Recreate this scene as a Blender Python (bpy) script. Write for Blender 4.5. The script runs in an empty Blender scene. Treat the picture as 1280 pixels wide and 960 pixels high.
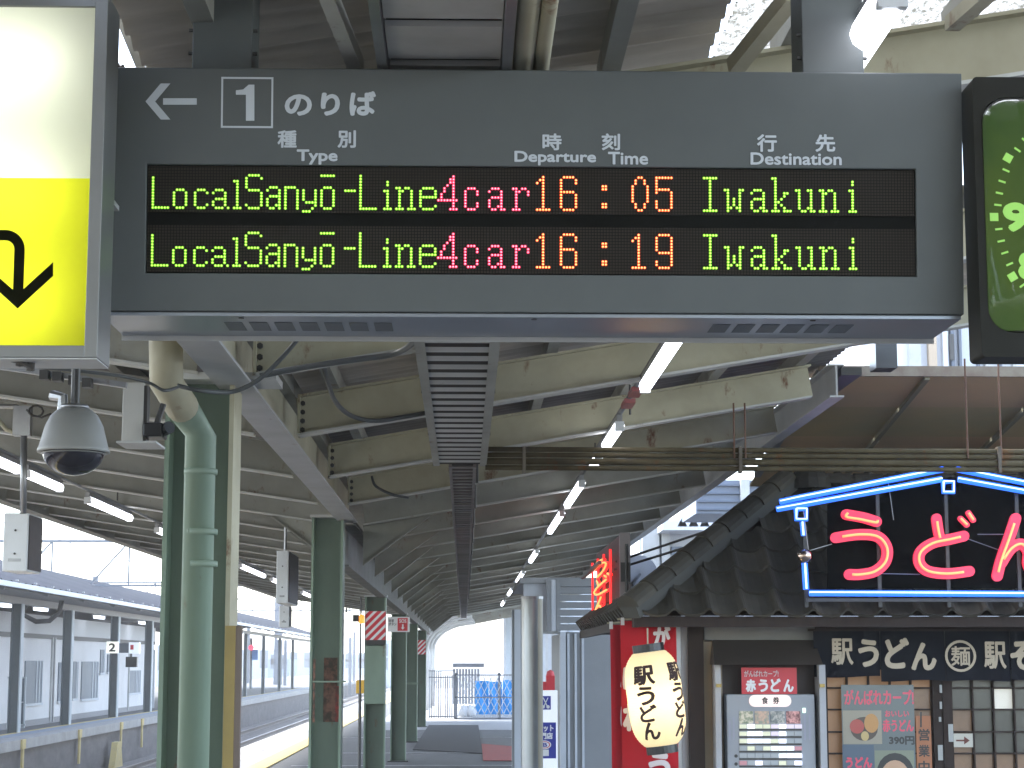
import bpy, math, random
from mathutils import Vector, Matrix
random.seed(7)
SC = bpy.context.scene; COL = SC.collection
R = math.radians
# ------------------------------------------------------------------ camera
FPX = 2400.0; EYE = 1.55
pit = math.atan(348/FPX); yaw = math.atan(60/FPX*math.cos(pit))
F = Vector((math.sin(yaw)*math.cos(pit), math.cos(yaw)*math.cos(pit), math.sin(pit)))
Rt = Vector((math.cos(yaw), -math.sin(yaw), 0)); U = Rt.cross(F)
camd = bpy.data.cameras.new('camera'); cam = bpy.data.objects.new('camera', camd); COL.objects.link(cam)
camd.sensor_width = 36; camd.lens = 36*FPX/1280; camd.clip_end = 3000; camd.clip_start = 0.05
cam.matrix_world = Matrix(((Rt.x, U.x, -F.x, 0), (Rt.y, U.y, -F.y, 0), (Rt.z, U.z, -F.z, EYE), (0, 0, 0, 1)))
SC.camera = cam
# ------------------------------------------------------------------ world, sun, exposure
SUN_EL, SUN_AZ = 52, -58      # azimuth from +Y, negative = to the left
w = bpy.data.worlds.new('World'); SC.world = w; w.use_nodes = True
nt = w.node_tree; bg = nt.nodes['Background']
sky = nt.nodes.new('ShaderNodeTexSky'); sky.sky_type = 'NISHITA'; sky.sun_disc = False
sky.sun_elevation = R(SUN_EL); sky.sun_rotation = R(SUN_AZ); sky.air_density = 1.0; sky.dust_density = 1.0; sky.ozone_density = 1.0
hs = nt.nodes.new('ShaderNodeHueSaturation'); hs.inputs['Saturation'].default_value = .75      # thin overcast: paler than clear blue
nt.links.new(sky.outputs[0], hs.inputs['Color']); nt.links.new(hs.outputs[0], bg.inputs[0]); bg.inputs[1].default_value = 0.15
sl = bpy.data.lights.new('sun', 'SUN'); sl.energy = 1.4; sl.angle = R(12); sl.color = (1, .97, .92)
so = bpy.data.objects.new('sun', sl); COL.objects.link(so)
sd = Vector((math.sin(R(SUN_AZ))*math.cos(R(SUN_EL)), math.cos(R(SUN_AZ))*math.cos(R(SUN_EL)), math.sin(R(SUN_EL))))
so.rotation_euler = sd.to_track_quat('Z', 'Y').to_euler(); so.location = (0, 0, 40)
SC.view_settings.view_transform = 'Standard'; SC.view_settings.look = 'None'; SC.view_settings.gamma = 1
EXPO = 2.85; SC.view_settings.exposure = EXPO; KEM = 2**-EXPO      # emission strengths below are given as they show at this exposure
SC.cycles.use_denoising = True; SC.cycles.max_bounces = 8; SC.cycles.diffuse_bounces = 5; SC.cycles.sample_clamp_indirect = 6
# ------------------------------------------------------------------ measuring: the sight line of a picture point, cut at a known distance / height / plane
def ray(px, py): return F + Rt*((px-640)/FPX) - U*((py-480)/FPX)
def at(px, py, Y=None, X=None, Z=None):
    d = ray(px, py)
    t = Y/d.y if Y is not None else X/d.x if X is not None else (Z-EYE)/d.z
    return Vector((0, 0, EYE)) + d*t
class Pl:
    def __init__(s, o, u, v): s.o = Vector(o); s.u = Vector(u).normalized(); s.v = Vector(v).normalized(); s.n = s.u.cross(s.v)
    def ab(s, px, py):
        d = ray(px, py); c = Vector((0, 0, EYE)); t = (s.o-c).dot(s.n)/d.dot(s.n); q = c+d*t-s.o
        return q.dot(s.u), q.dot(s.v)
    def rect(s, x0, y0, x1, y1):
        a, b, c, d = s.ab(x0, y0), s.ab(x1, y0), s.ab(x0, y1), s.ab(x1, y1)
        return ((a[0]+c[0])/2, (c[1]+d[1])/2, (b[0]+d[0])/2, (a[1]+b[1])/2)
    def pt(s, a, b, n=0): return s.o+s.u*a+s.v*b+s.n*n
def front(Y): return Pl((0, Y, 0), (1, 0, 0), (0, 0, 1))      # plane facing the camera side (normal -Y)
# ------------------------------------------------------------------ materials
MATS = {}
def mat(name, c, c2=None, scale=3, rough=.6, metal=0, rust=0, bump=0, st=(1, 1, 1), emit=0, spec=.5, coat=0, thr=.5, soft=.25, rc=(.13, .045, .015), rs=5, samp=None, rnd=0):
    if name in MATS: return MATS[name]
    m = bpy.data.materials.new(name); m.use_nodes = True; n = m.node_tree; N = n.nodes; L = n.links
    b = N['Principled BSDF']; b.inputs['Roughness'].default_value = rough; b.inputs['Metallic'].default_value = metal
    b.inputs['Specular IOR Level'].default_value = spec; b.inputs['Coat Weight'].default_value = coat
    c = (*c, 1)
    if emit:
        b.inputs['Emission Color'].default_value = c; b.inputs['Emission Strength'].default_value = emit*KEM*(2.9 if emit < .8 else 1)
    if c2 or rust or bump:
        g = N.new('ShaderNodeNewGeometry'); mp = N.new('ShaderNodeMapping'); mp.inputs['Scale'].default_value = st
        L.new(g.outputs['Position'], mp.inputs[0])
        t = N.new('ShaderNodeTexNoise'); t.inputs['Scale'].default_value = scale; t.inputs['Detail'].default_value = 8; t.inputs['Roughness'].default_value = .62
        L.new(mp.outputs[0], t.inputs['Vector'])
        r = N.new('ShaderNodeMapRange'); r.inputs[1].default_value = thr-soft; r.inputs[2].default_value = thr+soft
        L.new(t.outputs['Fac'], r.inputs[0])
        mx = N.new('ShaderNodeMix'); mx.data_type = 'RGBA'; mx.inputs[6].default_value = c; mx.inputs[7].default_value = (*(c2 or c[:3]), 1)
        L.new(r.outputs[0], mx.inputs[0]); out = mx.outputs[2]
        if rust:
            t2 = N.new('ShaderNodeTexNoise'); t2.inputs['Scale'].default_value = rs; t2.inputs['Detail'].default_value = 10; t2.inputs['Roughness'].default_value = .7
            mp2 = N.new('ShaderNodeMapping'); mp2.inputs['Scale'].default_value = (1, 1, .45); L.new(g.outputs['Position'], mp2.inputs[0]); L.new(mp2.outputs[0], t2.inputs['Vector'])
            r2 = N.new('ShaderNodeMapRange'); r2.inputs[1].default_value = .70-rust*.2; r2.inputs[2].default_value = .80-rust*.2
            L.new(t2.outputs['Fac'], r2.inputs[0])
            m2 = N.new('ShaderNodeMix'); m2.data_type = 'RGBA'; L.new(r2.outputs[0], m2.inputs[0]); L.new(out, m2.inputs[6]); m2.inputs[7].default_value = (*rc, 1)
            out = m2.outputs[2]
        if rnd:
            oi = N.new('ShaderNodeObjectInfo'); rr_ = N.new('ShaderNodeMapRange'); rr_.inputs[3].default_value = 1-rnd; rr_.inputs[4].default_value = 1+rnd; L.new(oi.outputs['Random'], rr_.inputs[0])
            hv = N.new('ShaderNodeHueSaturation'); L.new(rr_.outputs[0], hv.inputs['Value']); L.new(out, hv.inputs['Color']); out = hv.outputs[0]
        L.new(out, b.inputs['Base Color'])
        if emit: L.new(out, b.inputs['Emission Color'])
        if bump:
            bp = N.new('ShaderNodeBump'); bp.inputs['Strength'].default_value = bump; bp.inputs['Distance'].default_value = .01
            L.new(t.outputs['Fac'], bp.inputs['Height']); L.new(bp.outputs[0], b.inputs['Normal'])
    else: b.inputs['Base Color'].default_value = c
    if samp: m.cycles.emission_sampling = samp
    MATS[name] = m; return m
cream = mat('cream_painted_steel', (.47, .44, .315), (.27, .24, .16), 1.6, .6, rust=.5, rs=7, bump=.15)
creamd = mat('dingy_cream_steel', (.35, .345, .30), (.20, .195, .165), 1.8, .65, rust=.5, rs=7, bump=.2)
whitest = mat('pale_flange_paint', (.50, .50, .49), (.38, .38, .37), 3, .55, rust=.22)
green = mat('green_column_paint', (.135, .185, .135), (.085, .12, .088), 3.5, .5, rust=.4, rs=9, bump=.08, st=(1, 1, .35))
greenl = mat('light_green_pipe_paint', (.205, .27, .20), (.145, .195, .145), 4, .5, rust=.38, rs=9, bump=.05, st=(1, 1, .3))
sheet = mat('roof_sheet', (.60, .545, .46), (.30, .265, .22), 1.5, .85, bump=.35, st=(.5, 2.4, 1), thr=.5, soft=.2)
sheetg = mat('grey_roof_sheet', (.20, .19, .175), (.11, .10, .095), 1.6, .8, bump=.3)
galv = mat('galvanised_steel', (.36, .365, .37), (.25, .25, .26), 6, .38, .75, rust=.12)
traym = mat('tray_slat_metal', (.50, .49, .455), (.36, .345, .32), 5, .6, 0, rust=.3, rnd=.12)
dark = mat('dark_steel', (.035, .035, .035), (.06, .055, .05), 5, .5)
black = mat('black_plastic', (.012, .012, .013), rough=.35)
white = mat('white_painted_metal', (.68, .69, .70), (.58, .585, .59), 4, .35)
boardm = mat('charcoal_board_paint', (.076, .084, .083), (.066, .073, .073), 9, .5, bump=.02)
boardu = mat('board_underside_steel', (.27, .29, .33), (.22, .24, .28), 2, .28, .6)
alum = mat('brushed_aluminium', (.22, .22, .215), (.18, .18, .175), 5, .4, .4)
ink = mat('silver_white_print', (.50, .53, .56), rough=.5)
asphalt = mat('platform_asphalt', (.085, .085, .087), (.13, .128, .125), 6, .85, bump=.3)
concrete = mat('concrete', (.36, .35, .335), (.25, .24, .225), 2.5, .8, bump=.3)
conc_d = mat('old_platform_wall', (.17, .15, .14), (.09, .08, .075), 1.6, .85, bump=.4, st=(1, 1, 2.5))
ballast = mat('track_ballast', (.20, .175, .155), (.085, .075, .07), 22, .95, bump=1, thr=.5, soft=.12)
wood = mat('dark_stained_wood', (.020, .012, .009), (.035, .021, .015), 3, .6, spec=.2, bump=.1, st=(6, 6, 1))
yellowp = mat('yellow_tactile_paint', (.56, .43, .16), (.42, .34, .17), 7, .8, thr=.55)
tube_m = mat('fluorescent_tube', (.86, .9, 1.0), emit=9)
tube_s = mat('far_fluorescent_tube', (.78, .86, 1.0), emit=6)
# ------------------------------------------------------------------ mesh builder
class MB:
    def __init__(s): s.v = []; s.f = []
    def hexa(s, p):          # 8 points: bottom loop then top loop
        k = len(s.v); s.v += [Vector(q) for q in p]
        s.f += [(k+3, k+2, k+1, k), (k+4, k+5, k+6, k+7), (k, k+1, k+5, k+4), (k+1, k+2, k+6, k+5), (k+2, k+3, k+7, k+6), (k+3, k, k+4, k+7)]; return s
    def box(s, x0, x1, y0, y1, z0, z1):
        return s.hexa([(x0, y0, z0), (x1, y0, z0), (x1, y1, z0), (x0, y1, z0), (x0, y0, z1), (x1, y0, z1), (x1, y1, z1), (x0, y1, z1)])
    def bar(s, p, q, w, h, up=(0, 0, 1), off=0):
        p = Vector(p); q = Vector(q); d = (q-p).normalized(); up = Vector(up); sd_ = d.cross(up).normalized(); up = sd_.cross(d).normalized()
        a = sd_*w/2; b = up*h/2; o = up*off
        return s.hexa([p-a-b+o, p+a-b+o, q+a-b+o, q-a-b+o, p-a+b+o, p+a+b+o, q+a+b+o, q-a+b+o])
    def plb(s, pl, r, n0, n1):     # slab on a plane: rect (a0,b0,a1,b1), between normal offsets
        a0, b0, a1, b1 = r; P = pl.pt
        return s.hexa([P(a0, b0, n1), P(a1, b0, n1), P(a1, b0, n0), P(a0, b0, n0), P(a0, b1, n1), P(a1, b1, n1), P(a1, b1, n0), P(a0, b1, n0)])
    def prism(s, pts, vec):
        k = len(s.v); n = len(pts); vec = Vector(vec); s.v += [Vector(p) for p in pts]+[Vector(p)+vec for p in pts]
        s.f.append(tuple(k+i for i in range(n))[::-1]); s.f.append(tuple(k+n+i for i in range(n)))
        for i in range(n): j = (i+1) % n; s.f.append((k+i, k+j, k+n+j, k+n+i))
        return s
    def tube(s, pts, r, seg=8, cap=True):
        pts = [Vector(p) for p in pts]; k0 = len(s.v); n = len(pts); prev = None
        for i, p in enumerate(pts):
            d = (pts[min(i+1, n-1)]-pts[max(i-1, 0)]).normalized()
            if prev is None:
                a = d.cross(Vector((0, 0, 1))) if abs(d.z) < .9 else d.cross(Vector((1, 0, 0)))
            else: a = prev-d*prev.dot(d)
            a.normalize(); b = d.cross(a); prev = a; rr = r[i] if isinstance(r, (list, tuple)) else r
            for j in range(seg):
                t = 2*math.pi*j/seg; s.v.append(p+a*math.cos(t)*rr+b*math.sin(t)*rr)
        for i in range(n-1):
            for j in range(seg):
                j2 = (j+1) % seg; s.f.append((k0+i*seg+j, k0+i*seg+j2, k0+(i+1)*seg+j2, k0+(i+1)*seg+j))
        if cap: s.f.append(tuple(k0+j for j in range(seg))[::-1]); s.f.append(tuple(k0+(n-1)*seg+j for j in range(seg)))
        return s
    def lathe(s, prof, c, seg=24, ax=(0, 0, 1)):
        c = Vector(c); ax = Vector(ax).normalized()
        a = ax.cross(Vector((0, 1, 0))) if abs(ax.y) < .9 else ax.cross(Vector((1, 0, 0))); a.normalize(); b = ax.cross(a); k = len(s.v)
        for r, z in prof:
            for j in range(seg):
                t = 2*math.pi*j/seg; s.v.append(c+ax*z+(a*math.cos(t)+b*math.sin(t))*max(r, 1e-4))
        for i in range(len(prof)-1):
            for j in range(seg):
                j2 = (j+1) % seg; s.f.append((k+i*seg+j, k+i*seg+j2, k+(i+1)*seg+j2, k+(i+1)*seg+j))
        return s
    def grid(s, fn, nu, nv):
        k = len(s.v)
        for i in range(nu+1):
            for j in range(nv+1): s.v.append(Vector(fn(i/nu, j/nv)))
        for i in range(nu):
            for j in range(nv): a = k+i*(nv+1)+j; s.f.append((a, a+nv+1, a+nv+2, a+1))
        return s
    def bounds(s):
        return [Vector([fn(p[i] for p in s.v) for i in range(3)]) for fn in (min, max)]
    def build(s, name, m, parent=None, smooth=False, bevel=0, label=None, kind=None, org=None):
        o_ = ORG[parent.name] if parent else (Vector(org) if org else None)
        if o_ is None: lo, hi = s.bounds(); o_ = Vector(((lo.x+hi.x)/2, (lo.y+hi.y)/2, lo.z))
        me = bpy.data.meshes.new(name); me.from_pydata([tuple(p-o_) for p in s.v], [], s.f); me.materials.append(m)
        if smooth:
            for p in me.polygons: p.use_smooth = True
        return link(name, me, parent, o_, bevel, label, kind, smooth)
ORG = {}
def link(name, me, parent, o_, bevel=0, label=None, kind=None, smooth=False):
    ob = bpy.data.objects.new(name, me); COL.objects.link(ob); ORG[ob.name] = o_
    if parent: ob.parent = parent
    else: ob.location = o_
    if bevel:
        b = ob.modifiers.new('bevel', 'BEVEL'); b.width = bevel; b.segments = 2; b.limit_method = 'ANGLE'
    if label: ob['label'] = label
    if kind: ob['kind'] = kind
    return ob
def tag(o, label, cat, group=None):
    o['label'] = label; o['category'] = cat
    if group: o['group'] = group
    return o
def root(name, label, cat, loc, group=None):
    o = bpy.data.objects.new(name, None); COL.objects.link(o); o.location = loc; o.empty_display_size = .1; ORG[o.name] = Vector(loc)
    return tag(o, label, cat, group)
def copy_tree(o, loc, label=None, group=None, rot=None):
    kids = {}
    for c in COL.objects:
        if c.parent: kids.setdefault(c.parent.name, []).append(c)
    def cp(x, par):
        c = x.copy(); COL.objects.link(c); c.parent = par
        for k in kids.get(x.name, []): cp(k, c)
        return c
    c = cp(o, None); c.location = loc; ORG[c.name] = Vector(loc)
    if label: c['label'] = label
    if group: c['group'] = group
    if rot is not None: c.rotation_euler.z = rot
    return c
TXT = {}
def text(s, m, parent, pl, r, name='lettering', n=.0015, bold=0, th=.0008, align=None, keep=False):
    """flat lettering fitted to rect r=(a0,b0,a1,b1) of plane pl"""
    if s not in TXT:
        c = bpy.data.curves.new('txt', 'FONT'); c.body = s; c.resolution_u = 4
        o = bpy.data.objects.new('txt', c); COL.objects.link(o); bpy.context.view_layer.update()
        me = bpy.data.meshes.new_from_object(o.evaluated_get(bpy.context.evaluated_depsgraph_get()))
        TXT[s] = ([v.co.copy() for v in me.vertices], [tuple(p.vertices) for p in me.polygons]); bpy.data.objects.remove(o)
    vs, fs = TXT[s]; x0 = min(v.x for v in vs); x1 = max(v.x for v in vs); y0 = min(v.y for v in vs); y1 = max(v.y for v in vs)
    a0, b0, a1, b1 = r; bw = bold*(b1-b0)
    sx = (a1-a0-2*bw)/(x1-x0); sy = (b1-b0-2*bw)/(y1-y0); mb = MB()
    shifts = [(0, 0)] if not bold else [(0, 0)]+[(math.cos(t)*bw, math.sin(t)*bw) for t in [i*math.pi/4 for i in range(8)]]
    for i, (dx, dy) in enumerate(shifts):
        k = len(mb.v)
        mb.v += [pl.pt(a0+bw+(v.x-x0)*sx+dx, b0+bw+(v.y-y0)*sy+dy, n+i*.00012) for v in vs]
        mb.f += [tuple(k+q for q in f) for f in fs]
    return mb.build(name, m, parent)
def structure(mb, name, m, smooth=False): return mb.build(name, m, None, smooth, kind='structure')
def stuff(mb, name, m, parent=None): return mb.build(name, m, parent, kind='stuff')
# ================================================================== PLATFORM AND TRACKS
structure(MB().box(-4.0, 14, -12, 120, -1.0, 0), 'platform', asphalt)
structure(MB().box(-4.06, -3.55, -12, 120, -.12, .012), 'platform_edge', concrete)
structure(MB().box(-3.2, -2.9, -12, 120, .004, .02), 'tactile_strip', yellowp)
structure(MB().box(-3.55, -3.2, -12, 120, .004, .008), 'platform_margin', mat('pale_paving', (.30, .30, .30), (.2, .2, .2), 5, .8))
structure(MB().box(-9.0, -4.02, -12, 300, -1.25, -1.08), 'track_bed', ballast)
structure(MB().grid(lambda a, b: (-600+1200*a, -60+1500*b, -1.3), 2, 2), 'ground', mat('ground_gravel', (.17, .16, .145), (.1, .1, .09), 3, .9))
for yb in (29.5, 33.6, 40.5):
    structure(MB().box(-2.6, 3.0, yb, yb+.16, .004, .008), 'paving_line', mat('worn_white_line', (.45, .45, .44), (.2, .2, .2), 14, .7))
rails = root('railway_track', 'ballasted railway track beside the far platform', 'railway track', (-7.45, 40, -1.05))
for x in (-6.92, -8.0):
    m_ = MB().box(x-.035, x+.035, -12, 300, -.95, -.91).box(x-.01, x+.01, -12, 300, -1.02, -.95).box(x-.06, x+.06, -12, 300, -1.04, -1.02)
    m_.build('rail', mat('rail_steel', (.22, .20, .19), (.12, .08, .06), 8, .35, .8), rails)
slm = None
for i in range(95):
    y = 30+i*.65
    m_ = MB().box(-8.45, -6.45, y-.11, y+.11, -1.09, -1.035)
    if slm is None: slm = m_.build('sleeper', mat('concrete_sleeper', (.28, .26, .24), (.2, .18, .16), 6, .85), rails); y0_ = y
    else:
        c = slm.copy(); COL.objects.link(c); c.location = (0, y-y0_, 0); c.parent = rails
# opposite platform
structure(MB().box(-20, -9.12, -12, 240, -1.2, -.03), 'opposite_platform', asphalt)
structure(MB().box(-9.3, -9.06, -12, 240, -1.15, -.2), 'opposite_platform_wall', conc_d)
structure(MB().box(-9.5, -8.98, -12, 240, -.2, .0), 'opposite_platform_coping', concrete)
structure(MB().box(-9.85, -9.5, -12, 240, -.03, .004), 'opposite_margin', mat('far_edge_blue', (.26, .30, .36), (.2, .23, .28), 3, .7))
structure(MB().box(-9.98, -9.87, -12, 240, -.03, .008), 'opposite_tactile_strip', yellowp)
# yellow marker posts under the far platform edge
for i, (px, py, h) in enumerate([(29, 934, .55), (100, 922, .6), (152, 911, .45), (178, 908, .6)]):
    p = at(px, py, X=-8.96); mb = MB().box(-9.0, -8.94, p.y-.16, p.y+.16, -.19, .0).box(-8.99, -8.95, p.y-.07, p.y+.07, -.19-h, -.19)
    tag(mb.build('edge_marker', yellowp), ['leftmost yellow marker post under the far platform edge', 'second yellow marker from the left under the far platform edge', 'third yellow marker from the left under the far platform edge', 'yellow marker under the far platform edge nearest the green pillar'][i], 'marker', 'yellow markers along the far platform edge')
p = at(154, 930, X=-8.7); tag(MB().prism([(-8.75, p.y-.9, -1.08), (-8.75, p.y+.3, -1.08), (-8.75, p.y, -.45), (-8.75, p.y-.5, -.45)], (-.15, 0, 0)).build('derailer_wedge', yellowp), 'yellow wedge shaped stop standing beside the rail under the far platform', 'track stop')
# ================================================================== CANOPY
def raised(y): return .22 if y < 5.9 else 0      # the bay over the board stands a little higher
def zl(x): return 2.66+.15*(-.93-x)
def zr(x): return 2.66+.17*(x+.93)
XL, XR = -4.85, 2.33
can = root('platform_canopy', 'long butterfly canopy of cream steel rafters over the near platform', 'canopy', (-.95, 24, 2.6))
RY = [1.0, 3.1, 5.68, 7.6, 9.65, 11.85, 13.9]+[16+2.1*i for i in range(18)]
def rafter(y, side):
    mb = MB(); x1 = (XR-.06 if y > 12.5 else 2.16 if y > 11 else 2.75) if side > 0 else XL+.06; x0 = -.84 if side > 0 else -1.06; zq = zr if side > 0 else zl; z = lambda x: zq(x)+raised(y)
    a = Vector((x0, y, z(x0))); b = Vector((x1, y, z(x1)))
    mb.bar(a+Vector((0, 0, .105)), b+Vector((0, 0, .105)), .012, .186); mf = MB().bar(a+Vector((0, 0, .006)), b+Vector((0, 0, .006)), .10, .012); mb.bar(a+Vector((0, 0, .204)), b+Vector((0, 0, .204)), .10, .012)
    if side > 0 and y < 15:
        if y > 7: mb.box(x0-.002, x0+.010, y-.05, y+.05, z(x0), z(x0)+.21)
        for k in range(4): MB().lathe([(.0, -.016), (.013, -.016), (.013, 0)], (x0+.022, y-.007, z(x0)+.035+.045*k), 6, (0, 1, 0)).build('bolt', dark, can)
    mf.build('rafter_flange', flm, can)
    return mb
flm = mat('flange_edge_paint', (.56, .56, .53), (.38, .37, .33), 4, .6, rust=.35)
for i, y in enumerate(RY):
    if y < 5: continue
    for s_ in (1, -1):
        rafter(y, s_).build('rafter', (cream if y < 15 else creamd) if s_ > 0 else creamd, can)
        if y > 15.5:
            x0 = -.84 if s_ > 0 else -1.06; x1 = x0+s_*(.50+.14*((i*7) % 3)/3); z = zr if s_ > 0 else zl
            mb = MB().prism([(x0, y-.006, 2.34), (x1, y-.006, z(x1)-.002), (x0, y-.006, z(x0)-.002)], (0, .012, 0))
            mb.bar((x0, y, 2.35), (x1, y, z(x1)-.012), .09, .012); mb.build('haunch_bracket', creamd, can)
# purlins, roof sheets
PX = [-.93+.27+.55*k for k in range(6)]
for x in PX+[-1.2-.55*k for k in range(7)]:
    z = (zr(x) if x > -.93 else zl(x))+.255
    MB().box(x-.028, x+.028, .2, 5.85, z+.175, z+.265).build('purlin', creamd, can)
    MB().box(x-.028, x+.028, 7.4, 53, z-.045, z+.045).build('purlin', creamd, can)
skylight = bpy.data.materials.new('frosted_skylight_sheet'); skylight.use_nodes = True
n = skylight.node_tree; N = n.nodes; N.remove(N['Principled BSDF']); out = N['Material Output']
tr = N.new('ShaderNodeBsdfTranslucent'); g = N.new('ShaderNodeNewGeometry'); tx = N.new('ShaderNodeTexNoise'); tx.inputs['Scale'].default_value = 38; tx.inputs['Detail'].default_value = 9; tx.inputs['Roughness'].default_value = .8
cr = N.new('ShaderNodeValToRGB'); cr.color_ramp.elements[0].position = .42; cr.color_ramp.elements[0].color = (.07, .068, .055, 1); cr.color_ramp.elements[1].position = .60; cr.color_ramp.elements[1].color = (.34, .34, .33, 1)
n.links.new(g.outputs['Position'], tx.inputs['Vector']); n.links.new(tx.outputs['Fac'], cr.inputs[0]); n.links.new(cr.outputs[0], tr.inputs[0]); n.links.new(tr.outputs[0], out.inputs[0])
edges = [-13, -9, -5, -1]+RY+[53.2]
for i in range(len(edges)-1):
    ya, yb = edges[i], edges[i+1]; nn = max(2, int((yb-ya)/.13)*6) if 2 < ya < 20 else 12
    amp = .012 if 2 < ya < 20 else 0
    wv = lambda y: amp*math.sin(2*math.pi*y/.13)
    cuts = [(-.90, XR+.12)]
    if abs(ya-3.1) < .01 or abs(ya-5.68) < .01: cuts = [(-.90, .78), (.80, XR+.12)]
    for c0, c1 in [(p_, q_ if q_ < 1 or yb > 12.5 else 2.9) for p_, q_ in cuts]:
        mb = MB().grid(lambda a, b: (c0+(c1-c0)*b, ya+(yb-ya)*a, zr(c0+(c1-c0)*b)+.315+raised(ya)+wv(ya+(yb-ya)*a)), nn, 2)
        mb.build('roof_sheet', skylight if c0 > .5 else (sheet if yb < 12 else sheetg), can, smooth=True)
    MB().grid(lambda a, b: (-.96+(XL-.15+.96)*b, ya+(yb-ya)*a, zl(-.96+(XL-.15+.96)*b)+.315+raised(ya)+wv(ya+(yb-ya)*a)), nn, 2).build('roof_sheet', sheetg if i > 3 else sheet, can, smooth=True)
# valley girder, lower girder further on, eaves beams
MB().box(-.926, -.914, 4.5, 15.2, 2.652, 2.88).build('valley_girder', cream, can)
MB().box(-.99, -.845, 4.5, 15.2, 2.64, 2.6515).build('girder_flange', mat('girder_flange_paint', (.44, .44, .44), (.33, .33, .32), 3, .6, rust=.3), can)
MB().box(-.966, -.954, 15.2, 53, 2.312, 2.62).box(-1.01, -.91, 15.2, 53, 2.30, 2.312).box(-1.04, -.86, 15.2, 53, 2.62, 2.63).build('valley_girder', mat('dark_girder', (.17, .17, .155), (.10, .095, .085), 3, .7, rust=.4), can)  # further girder in a darker tone
MB().box(-1.04, -.86, 4.5, 53, 2.885, 2.97).build('valley_gutter', creamd, can)
z = zr(XR)-.02
MB().box(XR-.006, XR+.006, 11.86, 53, z+.012, z+.20).box(XR-.045, XR+.045, 11.86, 53, z, z+.012).box(XR-.05, XR+.05, 11.86, 53, z+.20, z+.21).build('eaves_beam', whitest, can)
MB().box(XR+.03, XR+.16, 11.86, 53, z+.14, z+.19).build('eaves_gutter', dark, can)
z = zl(XL)-.02
MB().box(XL-.01, XL+.01, -5, 53, z, z+.25).box(XL-.08, XL+.05, -5, 53, z-.012, z).build('eaves_beam', creamd, can)
mb = MB(); k = 0
for y in [12+.35*q for q in range(118)]:
    mb.tube([(XL-.14, y, z+.22+.02*math.sin(y*3)), (XL-.14, y+.34, z+.22+.02*math.sin(y*3+1))], .075, 6)
mb.build('eaves_gutter', mat('gutter_grey', (.13, .13, .14), (.09, .09, .1), 4, .6), can)
for a, b, wd in [((990, -6), (918, 84), .075), ((1235, -10), (1190, 30), .07), ((185, -6), (232, 84), .05), ((140, -8), (178, 84), .045)]:
    MB().bar(at(*a, Y=5.0), at(*b, Y=5.3), wd*.6, wd*.6).build('roof_brace', cream if a[0] > 500 else creamd, can)
# ---- columns
CY = [7.7, 15.0, 22.7, 30.9, 38.4, 47.2]
clab = ['nearest green steel column carrying the round drainpipe', 'second green steel column with brown poster scraps stuck on it', 'green steel column with a diagonal red and white stripe band and pale box', 'fourth green steel column behind the red emergency button sign', 'fifth green steel column with a horizontal weld line near the dark mat', 'farthest green steel column with a small red striped band']
cols = []
for i, y in enumerate(CY):
    cx = (-1.05, -1.058, -1.036, -1.036, -1.038, -1.04)[i]; hw = .135 if i == 0 else .122; top = 2.66 if i < 2 else 2.31
    c = root('steel_column', clab[i], 'column', (cx, y, 0), 'green columns of the platform canopy'); cols.append(c)
    MB().box(cx-hw+.018, cx+hw-.018, y-.006, y+.006, 0, top).build('web', green, c)
    MB().box(cx-hw, cx-hw+.018, y-.13, y+.13, 0, top).build('flange', greenl, c)
    MB().box(cx+hw-.018, cx+hw, y-.13, y+.13, 0, top).build('flange', cream if i == 0 else greenl, c, label='cream painted flange' if i == 0 else None)
    MB().box(cx-hw-.04, cx+hw+.04, y-.17, y+.17, 0, .02).build('base_plate', dark, c)
    if i: MB().box(cx-hw-.012, cx+hw+.012, y-.14, y+.14, top, top+.02).build('cap_plate', whitest, c)
c = cols[0]; y = 7.7
MB().box(-1.02-.135, -.75, y-.14, y+.14, 2.662, 2.69).build('cap_plate', whitest, c)
p1, p2, p3, p4 = at(207, 392, Y=6.95), at(208, 478, Y=6.95), at(251, 545, Y=7.42), at(251, 960, Y=7.42)
MB().tube([p1, p2, p2.lerp(p3, .45)], .062, 16).build('drainpipe_elbow', cream, c, smooth=True)
MB().tube([p2.lerp(p3, .45), p3, Vector((p3.x, p3.y, 0))], .060, 16).build('drainpipe', greenl, c, smooth=True)
for py in (590, 665, 705):
    q = at(251, py, Y=7.42); MB().lathe([(.060, -.012), (.065, -.01), (.065, .01), (.060, .012)], q, 16).build('pipe_collar', greenl, c, smooth=True)
q = at(293, 782, Y=7.5); MB().box(-.925, -.885, 7.52, 7.565, 0, q.z).build('corner_guard', mat('ochre_guard', (.38, .27, .08), (.28, .2, .07), 5, .6), c)
MB().box(-.885, -.862, 7.53, 7.565, 0, q.z).build('corner_guard', mat('brown_guard', (.16, .12, .10), rough=.6), c)
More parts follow.
